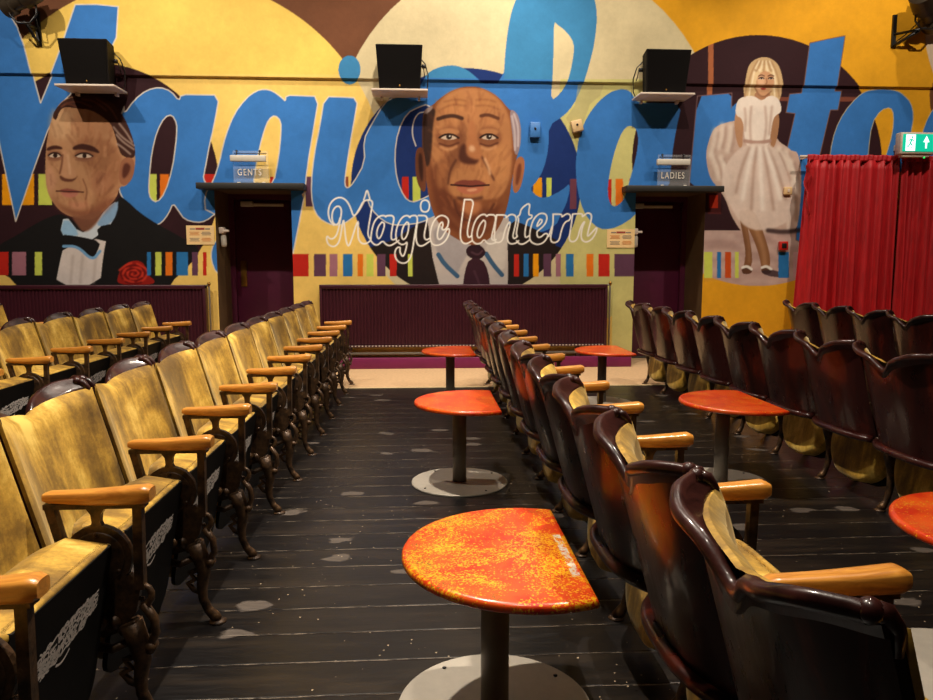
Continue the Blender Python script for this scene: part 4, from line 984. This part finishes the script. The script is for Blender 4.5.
def make_backrest(t):
    U=28; V=14
    mb=MB()
    A=[[shell_pt(-1+2*i/U,j/V,-.010) for i in range(U+1)] for j in range(V+1)]
    B=[[shell_pt(-1+2*i/U,j/V,.006) for i in range(U+1)] for j in range(V+1)]
    mb.grid(A); mb.grid([r[::-1] for r in B])
    rimA=A[0]+[r[-1] for r in A[1:]]+A[-1][::-1][1:]+[r[0] for r in A[::-1][1:-1]]
    rimB=B[0]+[r[-1] for r in B[1:]]+B[-1][::-1][1:]+[r[0] for r in B[::-1][1:-1]]
    n=len(rimA); mb.add(rimA+rimB,[(i,(i+1)%n,n+(i+1)%n,n+i) for i in range(n)])
    kid(mb.build('backrest',M['wood'],t,fix=False))
    # flared crest rail: rises from the shell, rolls back like a collar and curls in at both ends
    c=MB(); rows=[]; U=48; rim=[]
    for i in range(U+1):
        u=-1+2*i/U; x,y,z=shell_pt(u,1,-.002); a=abs(u)
        zt=ztop(u)-.012; rx=cr(RIMX,u)+.010; fl=x-rx
        R=Vector((rx,y,zt)); Bs=Vector((x+.006,y,z-.012)); rim.append(R)
        mid=Vector((x-fl*.32,y,z+(zt-z)*.52))
        ring=[Bs+Vector((.012,0,0)),mid+Vector((.016,0,-.002)),R+Vector((.013,0,-.002)),R+Vector((.007,0,.010)),R+Vector((-.004,0,.013)),R+Vector((-.014,0,.006)),R+Vector((-.015,0,-.006)),R+Vector((-.007,0,-.014)),mid+Vector((-.008,0,-.004)),Bs+Vector((-.0175,0,.004))]
        rows.append([tuple(p) for p in ring])
    c.grid(rows,closed_u=True); n=len(rows[0]); c.add(rows[0],[tuple(range(n))]); c.add(rows[-1],[tuple(range(n-1,-1,-1))])
    for sgn,R in ((-1,rim[0]),(1,rim[-1])):
        x,y,z=shell_pt(sgn,1,-.002); y=sgn*.245
        c.tube([Vector((R.x,y,R.z)),Vector((R.x+.018,y,R.z-.004)),Vector((R.x+.030,y,R.z-.020)),Vector((x+.006,y,z-.004)),Vector((x+.006,y,z-.03))],[.0135,.012,.010,.009,.007],8)
        c.ball((R.x-.001,y,R.z),.015,n=10)
    kid(c.build('crest_rail',M['crest'],t,fix=False))
    # padded inner back
    p=MB(); U=22; V=16; F=[];Bk=[]
    for j in range(V+1):
        v=j/V; r=[];q=[]
        for i in range(U+1):
            u=-1+2*i/U; uu=u*1.0
            z=.365+(.748+.036*abs(u)**.75-.365)*v
            vv=(z-Z0)/(.80-Z0); x=prof_x(vv)+bow(uu)
            ex=max(0,1-abs(u)**8)**.5; ez=max(0,1-abs(2*v-1)**10)**.5
            th=.014+.024*ex*ez+.006*(1-u*u)*(math.sin(PI*v))
            n=Vector((1,0,.22)).normalized()
            r.append((x+n.x*th,uu*.250,z+n.z*th)); q.append((x+.004,uu*.250,z))
        F.append(r);Bk.append(q)
    p.grid(F)
    rimA=F[0]+[r[-1] for r in F[1:]]+F[-1][::-1][1:]+[r[0] for r in F[::-1][1:-1]]
    rimB=Bk[0]+[r[-1] for r in Bk[1:]]+Bk[-1][::-1][1:]+[r[0] for r in Bk[::-1][1:-1]]
    n=len(rimA); p.add(rimA+rimB,[(i,(i+1)%n,n+(i+1)%n,n+i) for i in range(n)])
    kid(p.build('upholstered_pad',M['velvet'],t,fix=False))
    # bent lower rail behind
    b=MB(); pts=[(-.342+bow(u)*.9,u*.242,.345-.004*u*u) for u in [-1+i/10 for i in range(21)]]
    b.tube(pts,.017,10,flat=1.25); kid(b.build('lower_rail',M['wood'],t))
def seat_slab(t):
    # tipped-up seat: top edge high at the front, rounded tail hanging behind
    P0=Vector((-.080,0,.492)); D=Vector((-.078,0,-.43)).normalized(); Nn=Vector((D.z,0,-D.x)).normalized()
    if Nn.x<0: Nn=-Nn           # forward
    L=.438
    def halfw(s):
        w=.232
        k=.030
        if s<k: return w-.012*(1-s/k)**2
        a=.20
        if s>L-a: 
            q=(s-(L-a))/a; return w*max(0,1-q**2.2)**.5
        return w
    def ring(s,w,th0,th1,n=28,edge=.02):
        pts=[]
        return pts
    S=26; U=18
    def boardw(s):
        w=.232
        if s<.03: return w-.012*(1-s/.03)**2
        if s>L-.11: return w*max(0,1-((s-(L-.11))/.11)**3.2)**.5
        return w
    def slab(back,front,shrink,puff,top_round,hw=halfw):
        rows=[]
        for side in (0,1):
            for j in range(S+1):
                pass
        mb=MB(); FR=[];BK=[]
        for j in range(S+1):
            s=L*(j/S); s=min(s,L*.9995); w=max(.004,hw(s)-shrink)
            f=[];b=[]
            for i in range(U+1):
                u=-1+2*i/U; y=u*w
                eu=max(0,1-abs(u)**6)**.5; es=max(0,1-abs(2*j/S-1)**12)**.5
                tp=1+1.1*max(0,1-j/S*2.2)
                pf=back*tp+(-(puff))*eu*es*(.55+.45*tp)
                f.append(P0+D*s+Nn*front+Vector((0,y,0))); b.append(P0+D*s+Nn*pf+Vector((0,y,0)))
            FR.append([tuple(p) for p in f]);BK.append([tuple(p) for p in b])
        mb.grid(FR); mb.grid([r[::-1] for r in BK])
        def rim(A): return A[0]+[r[-1] for r in A[1:]]+A[-1][::-1][1:]+[r[0] for r in A[::-1][1:-1]]
        a,b=rim(FR),rim(BK); n=len(a); mb.add(a+b,[(i,(i+1)%n,n+(i+1)%n,n+i) for i in range(n)])
        return mb
    kid(slab(-.052,-.012,0,.040,1).build('seat_cushion',M['velvet'],t))
    pp=MB(); pp.tube([tuple(P0+D*(.004+.010*abs(q)**6)+Nn*-.010+Vector((0,q*.226,.004))) for q in [-1+k/10 for k in range(21)]],.0085,8); kid(pp.build('piping',M['velvet'],t))
    bd=kid(sharp(slab(-.0125,.0,.004,0,0,boardw).build('seat_board',M['board'],t)))
    # worn white stencil on the board: a lace of scrolls
    st=MB(); rnd=random.Random(4); o=.0018
    def onb(y,s): return P0+D*(s-.12*(y))+Nn*o+Vector((0,y+.015,0))
    def ribbon(pts,w):
        for a,b in zip(pts[:-1],pts[1:]):
            d=Vector((b[0]-a[0],b[1]-a[1],0)); 
            if d.length<1e-6: continue
            n=Vector((-d.y,d.x,0)).normalized()*w
            q=[(a[0]+n.x,a[1]+n.y),(b[0]+n.x,b[1]+n.y),(b[0]-n.x,b[1]-n.y),(a[0]-n.x,a[1]-n.y)]
            st.add([tuple(onb(*p)) for p in q],[(0,1,2,3)],0,False)
    cs=.130
    for k in range(34):
        x=-.145+.29*k/33; h=.026*(1-(abs(x)/.16)**2)**.5+.004
        for m in range(4):
            cy=cs+rnd.uniform(-h,h); cx=x+rnd.uniform(-.008,.008); r=rnd.uniform(.006,.013); a0=rnd.random()*6.28; sp=rnd.choice((-1,1))
            ribbon([(cx+r*(1-.06*i)*math.cos(a0+sp*i*.6)*1.2,cy+r*(1-.06*i)*math.sin(a0+sp*i*.6)) for i in range(9)],.0022)
    for sgn in (-1,1): ribbon([(-.155+.31*i/30,cs+sgn*(.030*(max(0,1-((i-15)/15.5)**2))**.5+.003*math.sin(i*1.9))) for i in range(31)],.0026)
    ribbon([(-.03+.006*i,cs+.045+.010*math.sin(i/10*PI)) for i in range(11)],.0028)
    o_=st.build('worn_stencil',M['stencil'],bd,fix=False); kid(o_)
    for s in (-1,1): kid(MB().cyl((-.125,s*.222,.285),(-.125,s*.2435,.285),.018,12).build('hinge',M['iron'],t))
def make_armrest(t,y):
    mb=MB(); rows=[]
    n=20
    for i in range(n+1):
        q=i/n; x=-.252+.259*q
        h=.013+.006*math.sin(min(1,q*1.05)*PI*.5)+.004*q; zc=.601+.004*q-.004*math.sin(q*PI); w=.019+.010*q
        if i==0: h*=.7; w*=.8
        if i==n-1: w*=.97
        if i==n: w*=.8; h*=.7
        ring=[]
        for k in range(14):
            a=2*PI*k/14; cx=math.copysign(abs(math.cos(a))**.55,math.cos(a)); cz=math.copysign(abs(math.sin(a))**.55,math.sin(a))
            ring.append((x,y+w*cx,zc+h*cz))
        rows.append(ring)
    mb.grid(rows,closed_u=True); mb.add(rows[0],[tuple(range(14))]); mb.add(rows[-1],[tuple(range(13,-1,-1))])
    kid(mb.build('armrest',M['oak'],t))
def make_frame(t,y):
    mb=MB(); w=.010
    def P(pts,h=w,sm=False): mb.plate(pts,y-h,y+h,0,sm)
    P([(-.25,.572),(-.01,.572),(-.01,.585),(-.25,.585)],.017)
    P([(-.045,.36),(-.022,.36),(-.018,.574),(-.040,.574)],.012)           # front post
    P([(-.200,.36),(-.180,.36),(-.228,.574),(-.250,.574)],.012)           # rear post
    cx,cz,r=-.13,.445,.082
    disc_=[(cx+r*math.cos(a),cz+r*math.sin(a)) for a in [2*PI*k/28 for k in range(28)]]
    P(disc_,.009)
    mb.lathe([(.001,-.012),(.062,-.012),(.066,-.010),(.066,.010),(.062,.012),(.001,.012)],24,(cx,y,cz),axis='y')
    P([(-.150,.51),(-.110,.51),(-.120,.535),(-.118,.555),(-.105,.575),(-.155,.575),(-.142,.555),(-.140,.535)],.009)  # neck
    P([(-.215,.40),(-.205,.33),(-.175,.27),(-.13,.235),(-.085,.25),(-.045,.30),(-.03,.37),(-.055,.40),(-.13,.36)],.009)  # lower body
    # volute on the front edge
    sp=[(-.030+.026*(1-.05*k)*math.sin(k*.55),y,.345-.030*(1-.05*k)*math.cos(k*.55)) for k in range(13)]
    mb.tube(sp,[.010-.0004*k for k in range(13)],8)
    sp=[(-.045+.020*(1-.05*k)*math.sin(-k*.55),y,.235+.022*(1-.05*k)*math.cos(k*.55)) for k in range(11)]
    mb.tube(sp,.008,8)
    # shoe-like stop and pivot
    mb.box((-.065,y,.262),(.026,.0185,.012),rot=Matrix.Rotation(math.radians(-25),3,'Y'),bev=.005)
    mb.cyl((-.10,y-.0185,.275),(-.10,y+.0185,.275),.018,14); mb.cyl((-.015,y-.016,.205),(-.015,y+.016,.205),.014,12)
    mb.tube([(-.03,y,.32),(-.005,y,.28),(-.002,y,.24),(-.02,y,.205),(-.045,y,.18)],.011,8,flat=1.3)
    # front cabriole leg
    mb.tube([(-.062,y,.27),(-.046,y,.22),(-.038,y,.17),(-.046,y,.12),(-.044,y,.08),(-.028,y,.042),(-.008,y,.020),(.004,y,.008)],[.030,.027,.022,.018,.015,.015,.018,.014],8)
    mb.lathe([(.001,.0),(.028,.0),(.028,.005),(.012,.010),(.001,.012)],16,(.0,y,0))
    # rear cabriole leg
    mb.tube([(-.215,y,.34),(-.198,y,.27),(-.182,y,.20),(-.180,y,.14),(-.186,y,.085),(-.198,y,.045),(-.212,y,.022),(-.232,y,.008)],[.026,.025,.022,.018,.015,.015,.019,.014],8)
    mb.lathe([(.001,.0),(.027,.0),(.027,.005),(.012,.010),(.001,.012)],16,(-.225,y,0))
    # cross scrolls between the legs, zig-zag casting
    mb.tube([(-.045,y,.185),(-.082,y,.17),(-.066,y,.148),(-.090,y,.135),(-.072,y,.112),(-.046,y,.10)],.010,6)
    mb.tube([(-.07,y,.22),(-.11,y,.20),(-.15,y,.21)],.012,8)
    # arm up the back edge
    mb.tube([(-.21,y,.36),(-.262,y,.42),(-.296,y,.50),(-.322,y,.60),(-.342,y,.69)],[.013,.012,.009,.008,.007],8,flat=.6)
    mb.tube([(-.205,y,.345),(-.24,y,.348),(-.268,y,.346)],.012,8)
    for k in range(4): mb.ball((-.304-.009*k,y,.52+.045*k),.009,(1,.7,1),8)
    b=mb
    for (x,z) in ((-.13,.505),(-.18,.41),(-.08,.41)):
        for s in (-1,1): b.ball((x,y+s*.012,z),.0065,(1,.6,1),8)
    return kid(mb.build('cast_iron_frame',M['iron'],t))
def make_seat(end=False):
    t=thing('theatre_chair')
    make_backrest(t); seat_slab(t); make_armrest(t,-HW); make_frame(t,-HW)
    if end: make_armrest(t,HW); make_frame(t,HW)
    return t
proto=make_seat(); proto_end=make_seat(True)
used={'n':False,'e':False}
ORD=['','first','second','third','fourth','fifth','sixth','seventh','eighth','ninth','tenth','eleventh','twelfth']
def row(x,y0,n,group,name,look,near=''):
    "y0: boundary nearest the camera; n seats"
    for i in range(n):
        end=(i==n-1); src=proto_end if end else proto; key='e' if end else 'n'
        o=src if not used[key] else copy_tree(src); used[key]=True
        o.location=(x,y0+.527*i+HW,0)
        k=n-i
        if end: lab='%s chair with two armrests, mural end of %s'%(look,name)
        elif i==0 and near: lab='%s chair nearest the camera in %s'%(look,name)
        else: lab='%s chair, %s from the mural end of %s'%(look,ORD[k],name)
        tag(o,lab,'chair',group)
row(-.674,.746,12,'chairs in the row left of the aisle','the long row left of the aisle','gold velvet',True)
row(.8636,.6875,12,'chairs in the row right of the aisle tables','the row behind the aisle tables','wood-backed',True)
row(2.40,2.713,8,'chairs in the second row on the right','the second row on the right','wood-backed',True)
row(3.94,4.822,4,'chairs in the far right row','the row before the curtain','wood-backed')
row(-2.19,3.908,6,'chairs in the second row on the left','the second row on the left','gold velvet')
row(-3.52,5.98,2,'chairs at the far left edge','the farthest left row','gold velvet')
# ------------------------------------------------------------ drinks tables
TR,CUT,TH=.313,.1166,.024
def make_table(name_mat):
    t=thing('drinks_table')
    a0=math.acos(CUT/TR); ox,oy=.0734,-.0436
    def outline(r_in):
        R=TR-r_in; c=CUT-r_in; a=math.acos(c/R)
        pts=[(ox+R*math.cos(q),oy+R*math.sin(q)) for q in [a+(2*PI-2*a)*k/60 for k in range(61)]]
        # straight edge with small rounded corners
        x=ox+c; h=R*math.sin(a)
        return pts+[(x,oy-h+2*h*k/8) for k in range(1,8)]
    rows=[]
    for r_in,z in ((.012,.4335),(.004,.4345),(.0,.439),(.0,.449),(.004,.4555),(.012,.4575)):
        rows.append([(x,y,z) for x,y in outline(r_in)])
    mb=MB(); mb.grid(rows,closed_u=True); n=len(rows[0]); mb.add(rows[0],[tuple(range(n))],0,False); mb.add(rows[-1],[tuple(range(n-1,-1,-1))],0,False)
    kid(mb.build('tabletop',name_mat,t))
    kid(MB().box((.02,0,.428),(.16,.022,.006),bev=.003).build('support_plate',M['black'],t))
    kid(MB().lathe([(.034,.008),(.037,.010),(.037,.425),(.034,.426)],32).build('pedestal',M['pole'],t))
    d=kid(sharp(MB().lathe([(.001,0),(.254,0),(.257,.002),(.257,.007),(.254,.009),(.001,.010)],72).build('base_disc',M['steel'],t),30))
    s=MB()
    for k in range(4): s.lathe([(.001,.0095),(.006,.0095),(.006,.0115),(.001,.012)],10,(.225*math.cos(.6+k*PI/2),.225*math.sin(.6+k*PI/2),0))
    kid(s.build('floor_screws',M['black'],d))
    return t
ta=make_table(tabletop_mat('orange_yellow_speckled_top',.40,.58,True)); tb=make_table(tabletop_mat('orange_red_mottled_top',.50,.85))
G='half-round orange drinks tables on grey pedestals'
spots=[(ta,.1866,1.8022,'half-round orange table with yellow splatter, nearest in the aisle'),
       (tb,.1998,3.818,'orange half-round table, second of the three along the aisle'),
       (None,.240,6.05,'orange half-round table farthest down the aisle, nearest the radiator'),
       (None,1.56,1.875,'orange half-round table cut off by the right edge of the picture'),
       (None,1.60,3.73,'orange half-round table between the middle row and the second right row, midway back'),
       (None,1.515,6.0,'orange half-round table on the right, nearest the LADIES doorway')]
for src,x,y,lab in spots:
    o=src if src else copy_tree(tb)
    o.location=(x,y,0); tag(o,lab,'table',G)
